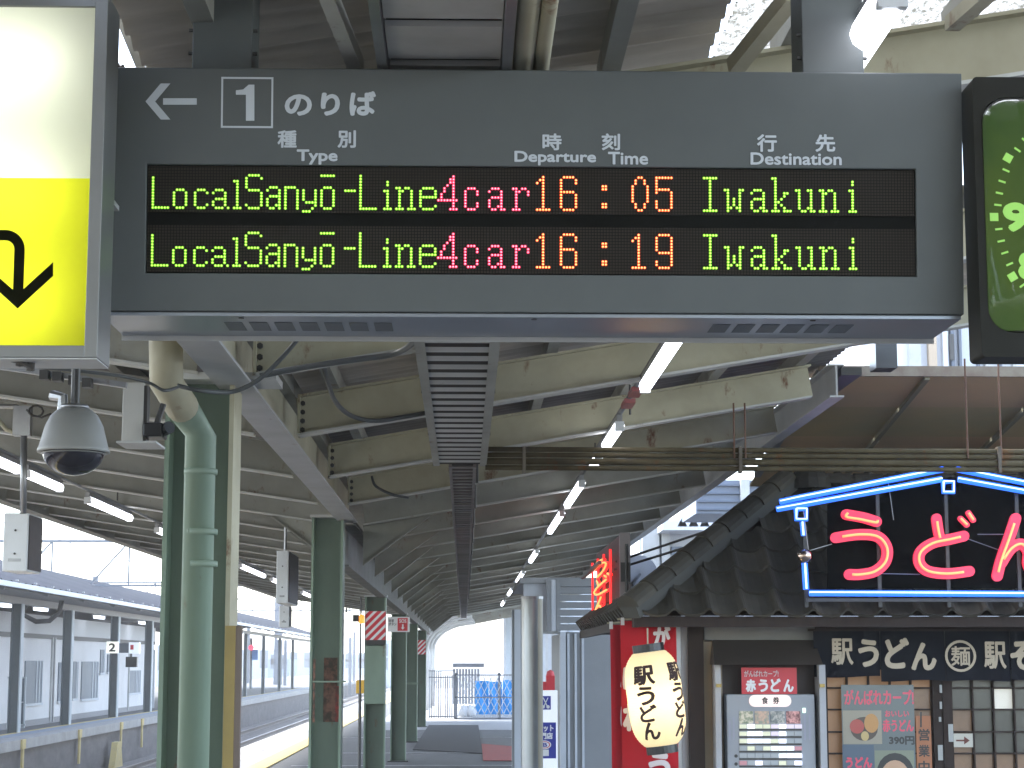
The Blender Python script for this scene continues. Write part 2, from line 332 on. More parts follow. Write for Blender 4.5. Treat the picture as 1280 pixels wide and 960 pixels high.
# poster scraps on column 2, stripes, boxes
c = cols[1]; pl = front(14.862)
scr = mat('torn_poster_remains', (.20, .10, .07), (.06, .045, .035), 14, .9, thr=.5, soft=.08); scr2 = mat('red_tape_remains', (.33, .04, .03), (.12, .05, .04), 18, .8, soft=.1)
MB().plb(front(14.99), pl.rect(403, 822, 420, 903), .003, .006).build('poster_scrap', scr, c)
MB().box(-1.152, -1.134, 14.864, 14.868, at(400, 903, Y=14.87).z, at(400, 824, Y=14.87).z).build('poster_scrap', scr, c)
MB().plb(front(14.98), pl.rect(418, 858, 424, 903), .003, .008).build('red_tape', scr2, c)
MB().box(-1.158, -.898, 14.855, 14.862, at(400, 853, Y=14.9).z, at(400, 851, Y=14.9).z).build('steel_strap', greenl, c)
redm = mat('sign_red', (.62, .03, .045), (.5, .03, .04), 8, .5); whp = mat('sign_white', (.72, .72, .72), rough=.5)
def stripes(c, y, r, nst):
    pl = front(y); a0, b0, a1, b1 = pl.rect(*r)
    MB().plb(pl, (a0, b0, a1, b1), 0, .01).build('stripe_band', redm, c)
    w_, h_ = a1-a0, b1-b0; st = (w_+h_)/nst
    for i in range(nst):
        s0 = -h_+i*st; P_ = []
        for (t, e) in ((s0, 0), (s0+st*.42, 0), (s0+st*.42, 1), (s0, 1)): P_.append([t+(h_ if e else 0), h_*e])
        # clip the slanted stripe to the band
        def clip(P, f, g):
            o = []
            for k in range(len(P)):
                A, B = P[k], P[(k+1) % len(P)]; fa, fb = f(A), f(B)
                if fa >= 0: o.append(A)
                if fa*fb < 0: t = fa/(fa-fb); o.append([A[0]+(B[0]-A[0])*t, A[1]+(B[1]-A[1])*t])
            return o
        P_ = clip(P_, lambda q: q[0], 0); P_ = clip(P_, lambda q: w_-q[0], 0) if P_ else P_
        if len(P_) >= 3: MB().prism([pl.pt(a0+q[0], b0+q[1], .011) for q in P_], pl.n*.002).build('white_stripe', whp, c)
stripes(cols[2], 22.56, (457, 764, 482, 800), 6)
MB().plb(front(22.56), front(22.56).rect(457, 800, 482, 806), 0, .008).build('dark_strap', dark, cols[2])
pl = front(22.5); MB().plb(pl, pl.rect(456, 807, 481, 880), -.12, .02).build('box_piece', greenl, cols[2], bevel=.005)
stripes(cols[5], 47.05, (521.5, 800, 532, 818), 5)
MB().box(-1.155, -.905, 38.26, 38.27, 1.12, 1.16).build('steel_strap', greenl, cols[4])
MB().tube([(-1.20, 22.5, .3), (-1.20, 22.5, 2.3)], .011, 8).build('cable_pipe', dark, cols[2])
# emergency sign
s = root('emergency_sign', 'small white and red emergency button sign on the fourth column', 'sign', at(498, 790, Y=30.6)); pl = front(30.6)
MB().plb(pl, pl.rect(484, 771, 512, 790), -.03, 0).build('sign_plate', whp, s, bevel=.005)
MB().plb(pl, pl.rect(497, 772.5, 509.5, 788.5), .001, .004).build('red_field', redm, s)
text('SOS', whp, s, pl, pl.rect(499, 774, 508, 778.5), n=.006, bold=.03)
mb = MB(); a, b = pl.ab(503.5, 783.5); mb.prism([pl.pt(a-.03, b-.01, .006), pl.pt(a+.03, b-.01, .006), pl.pt(a, b-.045, .006)], pl.n*.002).plb(pl, (a-.012, b-.01, a+.012, b+.04), .006, .008); mb.build('down_arrow', whp, s)
text('非常\nボタン', black, s, pl, pl.rect(486, 774, 495.5, 782), n=.002, bold=.01)
s = root('warning_lamp', 'orange warning lamp on a black bracket beside the striped column', 'lamp', at(451, 780, Y=22.3)); q = at(452, 774, Y=22.3)
MB().lathe([(0, -.05), (.035, -.045), (.035, .03), (.02, .05), (0, .055)], q, 12).build('lens', mat('orange_lens', (.9, .25, .03), rough=.3, emit=.6), s)
MB().box(q.x-.1, q.x-.03, q.y-.03, q.y+.03, q.z-.03, q.z+.05).build('bracket', black, s)
s = root('yellow_box', 'yellow telephone box on a thin post beyond the striped column', 'equipment box', at(450.5, 868, Y=24)+Vector((0, 0, -.05))); pl = front(24)
MB().plb(pl, pl.rect(445, 850, 457, 867), -.12, 0).build('case', mat('box_yellow', (.75, .42, .05), rough=.5), s, bevel=.01)
MB().tube([at(450, 866, Y=24.06), Vector((at(450, 866, Y=24.06).x, 24.06, 0))], .02).build('post', dark, s)
# ================================================================== CABLE TRAYS, PIPES, CABLES
t = root('cable_tray', 'wide ladder cable tray running under the rafters', 'cable tray', (-.03, 8.4, 2.75), 'cable trays under the canopy')
for x in (-.172, .112): MB().box(x-.012, x+.012, 5.05, 11.69, 2.742, 2.80).box(x-.02, x+.02, 5.05, 11.69, 2.737, 2.742).build('side_rail', creamd, t)
slat = None
for i in range(30):
    y = 5.15+i*.2195
    if slat is None:
        mb = MB().grid(lambda a, b: (-.158+.256*a, y-.065+.13*b, 2.749-.006*math.sin(math.pi*b)), 1, 8); slat = mb.build('slat', traym, t, smooth=True)
    else: c = slat.copy(); COL.objects.link(c); c.location = (0, i*.2195, 0); c.parent = t
MB().box(-.17, .11, 5.05, 11.7, 2.7505, 2.756).build('gap_shade_sheet', mat('gap_shade_dark', (.045, .04, .036), rough=.9, spec=.1), t)  # dark sheet stands in for the shade between the slats
for i in range(5):
    y = 5.3+1.6*i
    for x in (-.19, .13): MB().tube([(x, y, 2.74), (x, y, 2.9)], .006, 6).build('hanger_rod', dark, t)
t2 = root('cable_tray', 'narrow ladder cable tray running on to the far end of the canopy', 'cable tray', (-.01, 30, 2.74), 'cable trays under the canopy')
for x in (-.088, .062): MB().box(x-.01, x+.01, 11.75, 53, 2.735, 2.80).build('side_rail', mat('rusty_tray', (.20, .18, .165), (.12, .09, .08), 5, .55, .3, rust=.3), t2)
slat = None
for i in range(180):
    if slat is None: slat = MB().box(-.078, .052, 11.80, 11.90, 2.742, 2.75).build('slat', mat('far_slat', (.21, .195, .185), (.13, .10, .09), 2, .6, 0, rnd=.2), t2)
    else: c = slat.copy(); COL.objects.link(c); c.location = (0, i*.225, 0); c.parent = t2
MB().box(-.078, .052, 11.75, 53, 2.752, 2.757).build('gap_shade_sheet', mat('gap_shade_dark', (.1, .1, .1)), t2)  # same dark sheet for the shade in the narrow tray's gaps
for i in range(12): MB().tube([(.08, 12.4+2.1*i, 2.70), (.08, 12.4+2.1*i, 2.93)], .01, 5).build('hanger_rod', dark, t2)
t3 = root('cable_duct', 'wide flat covered cable duct above the departure board', 'cable duct', (-.03, 4.9, 3.0))
a0, a1 = at(481, 40, Z=3.02), at(628, 40, Z=3.02)
a0.z = 3.02
for x in (a0.x-.015, a1.x+.015): MB().box(x-.012, x+.012, 3.6, 5.6, 3.0, 3.09).build('side_rail', galv, t3)
for i in range(5): MB().box(a0.x, a1.x, 4.05+i*.3, 4.05+i*.3+.245, 3.03, 3.045).build('cover_panel', traym, t3)
MB().box(a0.x, a1.x, 3.7, 5.6, 3.07, 3.08).build('backing_plate', dark, t3)
for xs, r, lab, grp in [((652, 664), .017, 'rust spotted white conduit left of its twin above the board', 1), ((676, 688), .013, 'thin white conduit right of its twin above the board', 1)]:
    x = at((xs[0]+xs[1])/2, 40, Z=3.05).x; mb = MB().tube([(x, 3.4, 3.05), (x, 5.6, 3.05)], r*1.6, 12)
    tag(mb.build('conduit', cream, smooth=True), lab, 'conduit')
mb = MB().bar(at(405, -20, Y=4.2), at(446, 84, Y=4.75), .036, .04); tag(mb.build('square_conduit', mat('chipped_white_duct', (.5, .5, .47), (.4, .38, .33), 6, .5, rust=.4, rs=9)), 'square white duct with rusty joints rising above the board', 'conduit')
def cable(pts, r, lab, m=dark, seg=8, name='cable', cat='cable'):
    P_ = []          # smooth through the points
    for i in range(len(pts)-1):
        p0 = pts[max(i-1, 0)]; p1 = pts[i]; p2 = pts[i+1]; p3 = pts[min(i+2, len(pts)-1)]
        for k in range(6):
            t = k/6; P_.append(.5*((2*p1)+(p2-p0)*t+(2*p0-5*p1+4*p2-p3)*t*t+(3*p1-p0-3*p2+p3)*t**3))
    P_.append(pts[-1]); return tag(MB().tube(P_, r, seg).build(name, m, smooth=True), lab, cat)
cg = mat('grey_cable', (.075, .08, .08), rough=.45)
cable([at(392, 396, Y=6.9), at(372, 424, Y=6.9), at(345, 455, Y=6.9), at(318, 478, Y=6.9), at(288, 490, Y=6.9), at(250, 488, Y=6.8), at(222, 482, Y=6.8)], .0085, 'dark cable sagging from the girder round the drainpipe elbow', cg)
cable([at(222, 484, Y=6.78), at(205, 488, Y=6.7), at(185, 478, Y=6.7), at(150, 470, Y=6.6), at(100, 464, Y=6.5), at(40, 458, Y=6.5), at(-30, 450, Y=6.5)], .006, 'pair of thin cables strung left of the drainpipe elbow', cg)
cable([at(404, 455, Y=8.6), at(410, 478, Y=8.8), at(420, 503, Y=9.2), at(440, 520, Y=9.45), at(470, 526, Y=9.55), at(505, 521, Y=9.6), at(540, 515, Y=9.6)], .012, 'grey cable looping down onto the second rafter left of the tray', cg)
cable([at(325, 470, Y=7.5), at(380, 459, Y=7.5), at(440, 450, Y=7.5), at(490, 443, Y=7.5), at(515, 430, Y=7.3), at(524, 415, Y=7.1)], .012, 'grey cable clipped under the first rafter left of the tray', cg)
cable([at(465, 596, Y=13.6), at(470, 608, Y=13.5), at(490, 618, Y=13.5), at(510, 622, Y=13.6)], .01, 'thin grey cable hanging behind the third rafter', cg)
# bundle of horizontal pipes
pb = root('pipe_bundle', 'rusty horizontal pipe bundle hung on rods in front of the stall roof', 'pipes', (2.2, 11.62, 2.7))
pm = mat('rusty_cream_pipe', (.11, .09, .05), (.055, .043, .027), 4, .8, spec=.08, rust=.6, st=(1.5, 1, 1))
for k, py in enumerate((562, 569, 577, 585)):
    z = at(800, py, Y=11.62).z; MB().tube([(.125, 11.62, z), (1.9, 11.62, z-.003), (5.2, 11.62, z-.01)], .0155 if k != 2 else .02, 8).build('pipe', pm, pb, smooth=True)
for px in (655, 925, 1248): q = at(px, 573, Y=11.62); MB().box(q.x-.010, q.x+.010, 11.585, 11.655, q.z-.09, q.z+.07).build('clamp', mat('rusty_clamp', (.07, .05, .03), (.13, .11, .08), 14, .7), pb)
for px, y1 in ((918, 3.12), (932, 3.12), (1210, 3.4), (1252, 3.4)): q = at(px, 573, Y=11.6); MB().tube([(q.x, 11.6, q.z), (q.x, 11.6, y1)], .006, 6).build('hanger_rod', mat('rust_rod', (.12, .06, .035), rough=.8), pb)
# ================================================================== LAMPS
def lamp(loc, L_, wd, label, grp, m=tube_m):
    r = root('fluorescent_lamp', label, 'lamp', loc, grp); x, y, z = loc
    MB().box(x-wd*.26, x+wd*.26, y, y+L_, z+.03, z+.07).build('housing', galv, r)
    MB().tube([(x, y+.03, z+.008), (x, y+L_-.03, z+.008)], wd*.5, 10).build('tube', m, r, smooth=True)
    for yy in (y, y+L_-.03): MB().box(x-wd*.42, x+wd*.42, yy, yy+.03, z-.025, z+.03).build('end_cap', white, r)
    return r
nm = ['second', 'third', 'fourth', 'fifth', 'sixth', 'seventh', 'eighth', 'ninth', 'tenth']
x0 = .97; q = at(1090, 40, Z=3.11)
lr = lamp((q.x-.005, 4.34, 3.11), .66, .085, 'nearest bare fluorescent lamp beside the right hanger of the departure board', 'lamps along the right side of the canopy')
for i, (ya, yb) in enumerate([(-8.5, -6.3), (-4.2, -2), (-.2, 2),  (7.3, 9.45), (11.0, 12.1), (12.75, 13.3), (14.6, 16.7), (17.6, 20.1), (23.7, 26), (29.2, 32.5), (36, 39), (43, 46)]):  # lamps behind the camera are unseen, added to light the board's face
    lamp((.895, ya, 2.9), yb-ya, .062, (nm[i-3]+' bright lamp from the front in the right lamp row') if i > 2 else 'added unseen right row lamp behind the viewer, the '+['farthest', 'middle', 'nearest'][i]+' of three', 'lamps along the right side of the canopy')
for i, (ya, yb) in enumerate([(-7, -5), (-2.5, -.3), (1.5, 3.7), (6, 8.2), (11.5, 13.75), (14.0, 15.2), (16.3, 18.4), (20, 21.4), (27.5, 30.8), (32, 34.6), (38, 41), (45, 48)]):  # left lamps short of the frame are unseen, added for the same front light
    lamp((-3.19, ya, 2.905), yb-ya, .068, (['nearest', 'second', 'third', 'fourth', 'fifth', 'sixth', 'seventh', 'eighth'][i-4]+' bright lamp in the left row under the canopy eaves') if i > 3 else 'added unseen left row lamp before the frame edge, the '+['farthest back', 'second', 'third', 'last'][i]+' of four', 'lamps along the left side of the canopy')
rr = root('lamp_rail', 'thin conduit rail linking the lamps on the right side of the canopy', 'conduit', (.9, 20, 2.98))
MB().tube([(.9, 5.4, 2.985), (.9, 35, 2.985)], .016, 8).build('conduit', galv, rr, smooth=True)
for ya in (9.9, 10.35): MB().box(.87, .93, ya, ya+.25, 2.95, 2.975).build('box_piece', mat('neon_reflection_red', (.4, .12, .12), rough=.4), rr)  # red pieces stand in for the neon's reflection on the rail
for ya in (10.7, 13.6, 17.1, 21, 26.5): MB().tube([(.93, ya, 2.93), (.93, ya, 3.1)], .007, 6).build('hanger_rod', dark, rr)
rr = root('lamp_rail', 'thin conduit rail linking the lamps on the left side of the canopy', 'conduit', (-3.19, 20, 3.0))
MB().tube([(-3.19, 8, 2.995), (-3.19, 50, 2.995)], .014, 8).build('conduit', galv, rr)
for ya in (12.6, 14.8, 17.2, 21.2, 24.5, 29): MB().tube([(-3.1, ya, 2.98), (-3.1, ya, 3.15)], .007, 6).build('hanger_rod', dark, rr)
# ================================================================== DEPARTURE BOARD
bd = root('departure_board', 'long charcoal departure board with two rows of lit dot matrix text', 'departure board', (.168, 4.7, 2.39))
BPT = Vector((0, 4.567-4.62, 2.994-2.397)); HT = BPT.length
bp = Pl((-.890, 4.62, 2.397), (1, 0, 0), BPT); BW = 2.117
r1 = bp.rect(183, 208.5, 1145, 268.5); r2 = bp.rect(182, 282, 1146, 343.5); LX0, LY0, LX1, LY1 = r2[0], r2[1], r1[2], r1[3]
# casing behind the face, tilted front and upright back
d = .31; o = bp.pt; fb = -.014
MB().hexa([o(0, 0, fb), o(BW, 0, fb), (-.89+BW-.004, 4.62+d, 2.397), (-.886, 4.62+d, 2.397), o(0, HT, fb), o(BW, HT, fb), (-.89+BW-.004, 4.62+d, 2.98), (-.886, 4.62+d, 2.98)]).build('casing', boardm, bd)
fm = MB(); Q = [(0, 0), (BW, 0), (BW, HT), (0, HT)]; Q2 = [(LX0, LY0), (LX1, LY0), (LX1, LY1), (LX0, LY1)]
fm.v = [bp.pt(*q, 0) for q in Q]+[bp.pt(*q, 0) for q in Q2]+[bp.pt(*q, fb) for q in Q2]+[bp.pt(*q, fb) for q in Q]
for i in range(4): j = (i+1) % 4; fm.f += [(i, j, 4+j, 4+i), (4+i, 4+j, 8+j, 8+i), (12+i, 12+j, j, i), (12+j, 12+i, 8+i, 8+j)]
fm.build('front_panel', boardm, bd, bevel=.0025)
MB().hexa([(-.886, 4.636, 2.388), (1.223, 4.636, 2.388), (1.223, 4.925, 2.388), (-.886, 4.925, 2.388), (-.886, 4.636, 2.3965), (1.223, 4.636, 2.3965), (1.223, 4.925, 2.3965), (-.886, 4.925, 2.3965)]).build('underside_panel', boardu, bd)
for x0, n_ in ((-.60, 7), (.62, 6)):
    for k in range(n_): MB().box(x0+k*.062, x0+k*.062+.045, 4.72, 4.84, 2.3868, 2.3875).build('vent_slot', mat('vent_grey', (.11, .12, .13), rough=.5, metal=.4), bd)
for x in (-.55, .17, .86): MB().lathe([(0, -.002), (.007, -.002), (.007, 0)], (x, 4.66, 2.388), 8).build('screw', dark, bd)
MB().box(-.89, 1.227, 4.93, 4.936, 2.376, 2.40).build('rear_lip', whitest, bd)
MB().box(-.905, -.892, 4.66, 4.9, 2.45, 2.95).build('side_cover', dark, bd)
for x0, x1 in ((240, 315), (1003, 1080)):
    a, b = at(x0, 60, Y=4.64).x, at(x1, 60, Y=4.64).x
    MB().box(a, b, 4.645, 4.80, 2.982, 3.42).build('hanger_post', boardm, bd, bevel=.003)
    for z in (3.005, 3.06, 3.12):
        for xx in (a-.003, b+.003): MB().lathe([(0, -.008), (.005, -.008), (.005, .008), (0, .008)], (xx, 4.66, z), 6, (1, 0, 0)).build('screw', dark, bd)
# led screens
ledm = bpy.data.materials.new('led_matrix_off'); ledm.use_nodes = True; n = ledm.node_tree; N = n.nodes; L = n.links; b = N['Principled BSDF']
g = N.new('ShaderNodeNewGeometry'); vs_ = []
for ax in ((1, 0, 0), tuple(bp.v)):
    dt = N.new('ShaderNodeVectorMath'); dt.operation = 'DOT_PRODUCT'; dt.inputs[1].default_value = ax; L.new(g.outputs['Position'], dt.inputs[0])
    o0 = bp.o.dot(Vector(ax))+(LX0 if ax[0] else 0); pitch = (LX1-LX0)/257
    sb = N.new('ShaderNodeMath'); sb.operation = 'SUBTRACT'; sb.inputs[1].default_value = o0; L.new(dt.outputs['Value'], sb.inputs[0])
    dv = N.new('ShaderNodeMath'); dv.operation = 'DIVIDE'; dv.inputs[1].default_value = pitch; L.new(sb.outputs[0], dv.inputs[0])
    fr = N.new('ShaderNodeMath'); fr.operation = 'FRACT'; L.new(dv.outputs[0], fr.inputs[0])
    s5 = N.new('ShaderNodeMath'); s5.operation = 'SUBTRACT'; s5.inputs[1].default_value = .5; L.new(fr.outputs[0], s5.inputs[0])
    ab_ = N.new('ShaderNodeMath'); ab_.operation = 'ABSOLUTE'; L.new(s5.outputs[0], ab_.inputs[0]); vs_.append(ab_)
mx = N.new('ShaderNodeMath'); mx.operation = 'MAXIMUM'; L.new(vs_[0].outputs[0], mx.inputs[0]); L.new(vs_[1].outputs[0], mx.inputs[1])
mr = N.new('ShaderNodeMapRange'); mr.inputs[1].default_value = .33; mr.inputs[2].default_value = .43; L.new(mx.outputs[0], mr.inputs[0])
mc = N.new('ShaderNodeMix'); mc.data_type = 'RGBA'; mc.inputs[6].default_value = (.036, .029, .023, 1); mc.inputs[7].default_value = (.006, .006, .0055, 1); L.new(mr.outputs[0], mc.inputs[0])
L.new(mc.outputs[2], b.inputs['Base Color']); b.inputs['Roughness'].default_value = .6; b.inputs['Specular IOR Level'].default_value = .08
MB().plb(bp, (LX0, LY0, LX1, LY1), -.013, -.0105).build('screen_backing', mat('screen_black', (.006, .006, .005), rough=.6, spec=.08), bd)
P_W = (LX1-LX0)/257
for r in (r1, r2):
    MB().plb(bp, (LX0+.003, r[1]+.003, LX1-.003, r[3]-.003), -.0105, -.007).build('led_screen', ledm, bd)
def V(c, a, b): return [(c, r) for r in range(a, b+1)]
def H(c0, c1, r): return [(c, r) for c in range(c0, c1+1)]
GREEN = V(0, 0, 10)+H(1, 5, 0) + V(7, 1, 5)+V(11, 1, 5)+H(8, 10, 6)+H(8, 10, 0) + V(14, 1, 5)+H(15, 17, 6)+H(15, 17, 0)+[(18, 5), (18, 1)] \
 + [(20, 5), (20, 2), (20, 1), (25, 0)]+H(21, 23, 6)+V(24, 1, 5)+H(21, 23, 3)+H(21, 23, 0) + [(27, 9), (27, 0), (29, 0)]+V(28, 0, 9) \
 + V(31, 7, 10)+H(32, 35, 11)+[(36, 10), (31, 1)]+H(32, 35, 6)+V(36, 1, 5)+H(32, 35, 0) \
 + [(38, 6), (41, 1)]+H(39, 41, 7)+V(42, 0, 6)+H(39, 41, 4)+V(38, 1, 3)+H(39, 40, 0) + V(44, 0, 7)+H(45, 47, 7)+V(48, 0, 6) \
 + V(50, 3, 6)+H(51, 53, 2)+V(54, 1, 6)+[(53, 0)]+H(50, 52, -1) + V(56, 1, 6)+V(60, 1, 6)+H(57, 59, 7)+H(57, 59, 0)+H(56, 60, 11) \
 + H(64, 67, 6) + V(69, 0, 11)+H(70, 74, 0) + [(78, 9), (78, 8), (77, 6), (77, 0), (79, 0)]+V(78, 0, 6) \
 + V(82, 0, 7)+[(81, 7), (83, 6), (84, 7), (85, 7), (81, 0), (83, 0), (85, 0), (87, 0)]+V(86, 0, 6) + V(89, 1, 6)+H(90, 93, 7)+V(94, 4, 6)+H(90, 93, 4)+[(94, 1)]+H(90, 93, 0)
GREEN2 = H(184, 188, 11)+V(186, 1, 10)+H(184, 188, 0) + V(192, 0, 7)+V(196, 0, 7)+[(191, 7), (197, 7), (193, 1), (195, 1)]+V(194, 2, 4) \
 + [(200, 6), (203, 1), (205, 0)]+H(201, 203, 7)+V(204, 0, 6)+H(201, 203, 4)+V(200, 1, 3)+H(201, 202, 0) \
 + V(208, 0, 11)+[(207, 11), (207, 0), (209, 0), (209, 3), (210, 4), (211, 5), (211, 6), (212, 6), (210, 2), (211, 1)]+H(211, 213, 0) \
 + [(215, 7), (219, 1), (219, 7), (221, 0)]+V(216, 1, 7)+H(217, 218, 0)+V(220, 0, 7) \
 + V(224, 0, 7)+[(223, 7), (225, 6), (226, 7), (227, 7), (223, 0), (225, 0), (227, 0), (229, 0)]+V(228, 0, 6) + [(234, 10), (234, 9), (233, 7), (233, 0), (235, 0)]+V(234, 0, 7)
REDT = V(100, 0, 11)+V(99, 9, 10)+[(98, 8)]+V(97, 6, 7)+V(96, 4, 5)+H(95, 101, 3)+[(99, 0), (101, 0)] \
 + V(104, 1, 6)+H(105, 107, 7)+V(108, 5, 6)+V(108, 1, 2)+H(105, 107, 0) + [(112, 6), (115, 1), (117, 0)]+H(113, 115, 7)+V(116, 0, 6)+H(113, 115, 4)+V(112, 1, 3)+H(113, 114, 0) \
 + V(121, 0, 7)+[(120, 7), (122, 6), (123, 7), (124, 7), (120, 0), (122, 0)]+V(125, 5, 6)
ONE = lambda c: V(c+2, 0, 11)+[(c+1, 10), (c, 9), (c, 0), (c+1, 0), (c+3, 0), (c+4, 0)]
ORA = ONE(128)+V(136, 1, 10)+H(137, 140, 11)+V(141, 9, 10)+H(137, 140, 6)+V(141, 1, 5)+H(137, 140, 0)+[(x, y) for x in (150, 151) for y in (8, 7, 2, 1)]
T05 = V(160, 3, 8)+V(165, 3, 8)+V(161, 9, 10)+V(164, 9, 10)+V(161, 1, 2)+V(164, 1, 2)+H(162, 163, 11)+H(162, 163, 0) + V(168, 6, 11)+H(169, 173, 11)+H(169, 172, 7)+V(173, 1, 6)+V(168, 1, 3)+H(169, 172, 0)
T19 = ONE(160)+V(168, 6, 10)+H(169, 172, 11)+H(169, 172, 5)+V(173, 1, 10)+V(168, 1, 2)+H(169, 172, 0)
lg = mat('led_green', (.26, .82, .015), emit=.9, samp='NONE'); lrd = mat('led_red', (1.0, .008, .09), emit=1.5, samp='NONE'); lo_ = mat('led_orange', (1.0, .085, .012), emit=1.5, samp='NONE')
corem = {0: mat('led_green_core', (.78, 1.0, .22), emit=1.0, samp='NONE'), 1: mat('led_red_core', (1.0, .50, .55), emit=1.3, samp='NONE'), 2: mat('led_orange_core', (1.0, .80, .28), emit=1.3, samp='NONE')}
XA = bp.ab(190.6, 240)[0]; XB = bp.ab(1066.3, 240)[0]; PP = (XB-XA)/234
def leds(dots, base, ci, m, name):
    mb = MB(); mc_ = MB(); rr = PP*.5
    for c, r in set(dots):
        a = XA+c*PP; b_ = base+r*PP; k = len(mb.v); M_ = 8
        pr = [(rr, -.0072), (rr*.95, -.0058), (rr*.55, -.0050)]
        for q, nn_ in pr:
            for j in range(M_): t = 2*math.pi*j/M_; mb.v.append(bp.pt(a+q*math.cos(t), b_+q*math.sin(t), nn_))
        for i in range(2):
            for j in range(M_): j2 = (j+1) % M_; mb.f.append((k+i*M_+j, k+i*M_+j2, k+(i+1)*M_+j2, k+(i+1)*M_+j))
        k = len(mc_.v); mc_.v += [bp.pt(a+rr*.55*math.cos(2*math.pi*j/M_), b_+rr*.55*math.sin(2*math.pi*j/M_), -.0050) for j in range(M_)]+[bp.pt(a, b_, -.0044)]
        for j in range(M_): mc_.f.append((k+j, k+(j+1) % M_, k+M_))
    mb.build(name, m, bd, kind='stuff'); mc_.build(name, corem[ci], bd, kind='stuff')
b1 = bp.ab(190.6, 258.9)[1]; b2 = bp.ab(190.6, 331.2)[1]
for base, tt in ((b1, T05), (b2, T19)):
    leds(GREEN, base, 0, lg, 'train_type_text'); leds(GREEN2, base, 0, lg, 'destination_text'); leds(REDT, base, 1, lrd, 'car_count_text'); leds(ORA+tt, base, 2, lo_, 'time_text')
# printed lettering
def bt(s, r, bold=0): return text(s, ink, bd, bp, bp.rect(*r), bold=bold)
mb = MB(); c = lambda x, y: bp.pt(*bp.ab(x, y), .0008)
mb.prism([c(204, 123), c(246, 123), c(246, 131), c(204, 131)], bp.n*.001); mb.prism([c(182, 127), c(201, 104.5), c(213, 104.5), c(194, 127)], bp.n*.0009); mb.prism([c(182, 127), c(194, 127), c(213, 149.5), c(201, 149.5)], bp.n*.0009)
mb.build('left_arrow', ink, bd)
mb = MB(); a0, b0, a1, b1_ = bp.rect(276.5, 96.5, 341.5, 160); tt = .0045
mb.plb(bp, (a0, b0, a1, b0+tt), .0006, .0016).plb(bp, (a0, b1_-tt, a1, b1_), .0006, .0016).plb(bp, (a0, b0+tt, a0+tt, b1_-tt), .0006, .0016).plb(bp, (a1-tt, b0+tt, a1, b1_-tt), .0006, .0016); mb.build('number_frame', ink, bd)
mb = MB(); mb.prism([c(311, 106), c(318, 106), c(318, 151), c(307.5, 151), c(307.5, 118.5), c(295, 118.5), c(295, 113), c(304, 112)], bp.n*.001); mb.build('platform_number', ink, bd)
bt('の', (356, 118, 390, 145), .05); bt('り', (401, 116, 425, 145), .05); bt('ば', (437, 114, 470, 145), .045)
bt('種', (347, 163, 371, 185), .03); bt('別', (422, 163, 445, 185), .03); bt('Type', (371, 187, 422, 206), .035)
bt('時', (678, 167, 702, 188), .03); bt('刻', (752, 167, 775, 188), .03); bt('Departure', (643, 189, 745, 207), .035); bt('Time', (760, 190, 810, 206), .035)
bt('行', (946, 168, 971, 190), .03); bt('先', (1019, 168, 1044, 190), .03); bt('Destination', (938, 191, 1052, 206.5), .035)
# ================================================================== LIGHT BOX SIGN
YL = 4.3; lp = front(YL); xr, zb = at(121.5, 447, Y=YL).x, at(121.5, 447, Y=YL).z; zt = at(100, -8, Y=YL).z; xl = xr-1.5
ls = root('light_box_sign', 'lit white over yellow sign box with a black return arrow', 'sign', ((xl+xr)/2, YL+.07, zb)); fw = .030
MB().box(xr-fw, xr, YL, YL+.15, zb, zt).build('frame_side', alum, ls, bevel=.002); MB().box(xl, xl+fw, YL, YL+.15, zb, zt).build('frame_side', alum, ls)
MB().prism([(xl+fw, YL+.001, zb), (xr-fw, YL+.001, zb), (xr-fw, YL+.15, zb), (xl+fw, YL+.15, zb)], (0, 0, .028)).build('frame_bottom', alum, ls, bevel=.002)
MB().box(xl+fw, xr-fw, YL+.001, YL+.15, zt-fw, zt).build('frame_top', alum, ls)
MB().box(xl+.005, xr-.005, YL+.135, YL+.149, zb+.002, zt-.002).build('back_plate', white, ls)
MB().box(xl+.002, xr-.002, YL+.004, YL+.148, zb-.003, zb-.0005).build('underside_plate', whitest, ls)
def acryl(name, col, t=.9):
    m = bpy.data.materials.new(name); m.use_nodes = True; n = m.node_tree; N = n.nodes; b = N['Principled BSDF']; b.inputs['Base Color'].default_value = (*col, 1); b.inputs['Roughness'].default_value = .25
    t_ = N.new('ShaderNodeBsdfTranslucent'); t_.inputs[0].default_value = (*col, 1); mx = N.new('ShaderNodeMixShader'); mx.inputs[0].default_value = t
    n.links.new(b.outputs[0], mx.inputs[1]); n.links.new(t_.outputs[0], mx.inputs[2]); n.links.new(mx.outputs[0], N['Material Output'].inputs[0]); return m
zm = at(60, 221, Y=YL).z; yy = YL+.012
def sheetq(x0, x1, z0, z1, y, name, m, par): mb = MB(); mb.v = [Vector(q) for q in ((x0, y, z0), (x1, y, z0), (x1, y, z1), (x0, y, z1))]; mb.f = [(0, 1, 2, 3)]; return mb.build(name, m, par)
sheetq(xl+fw, xr-fw, zm, zt-fw, yy, 'white_panel', acryl('white_acrylic', (.80, .82, .70)), ls)
sheetq(xl+fw, xr-fw, zb+.028, zm, yy, 'yellow_panel', acryl('yellow_acrylic', (.78, .80, .035)), ls)
boxtube = mat('box_tube', (1, 1, .93), emit=9.5)
for z in (zb+.13, zb+.39, zt-.16): MB().tube([(xl+.1, YL+.105, z), (xr-.10, YL+.105, z)], .013, 10).build('inner_tube', boxtube, ls)
c = lambda x, y: at(x, y, Y=YL)+Vector((0, .008, 0))
arc = [(-40, 293)]+[(6+17.5*math.sin(t), 310.5-17.5*math.cos(t)) for t in [k*math.pi/2/8 for k in range(9)]]+[(21.5, 370)]
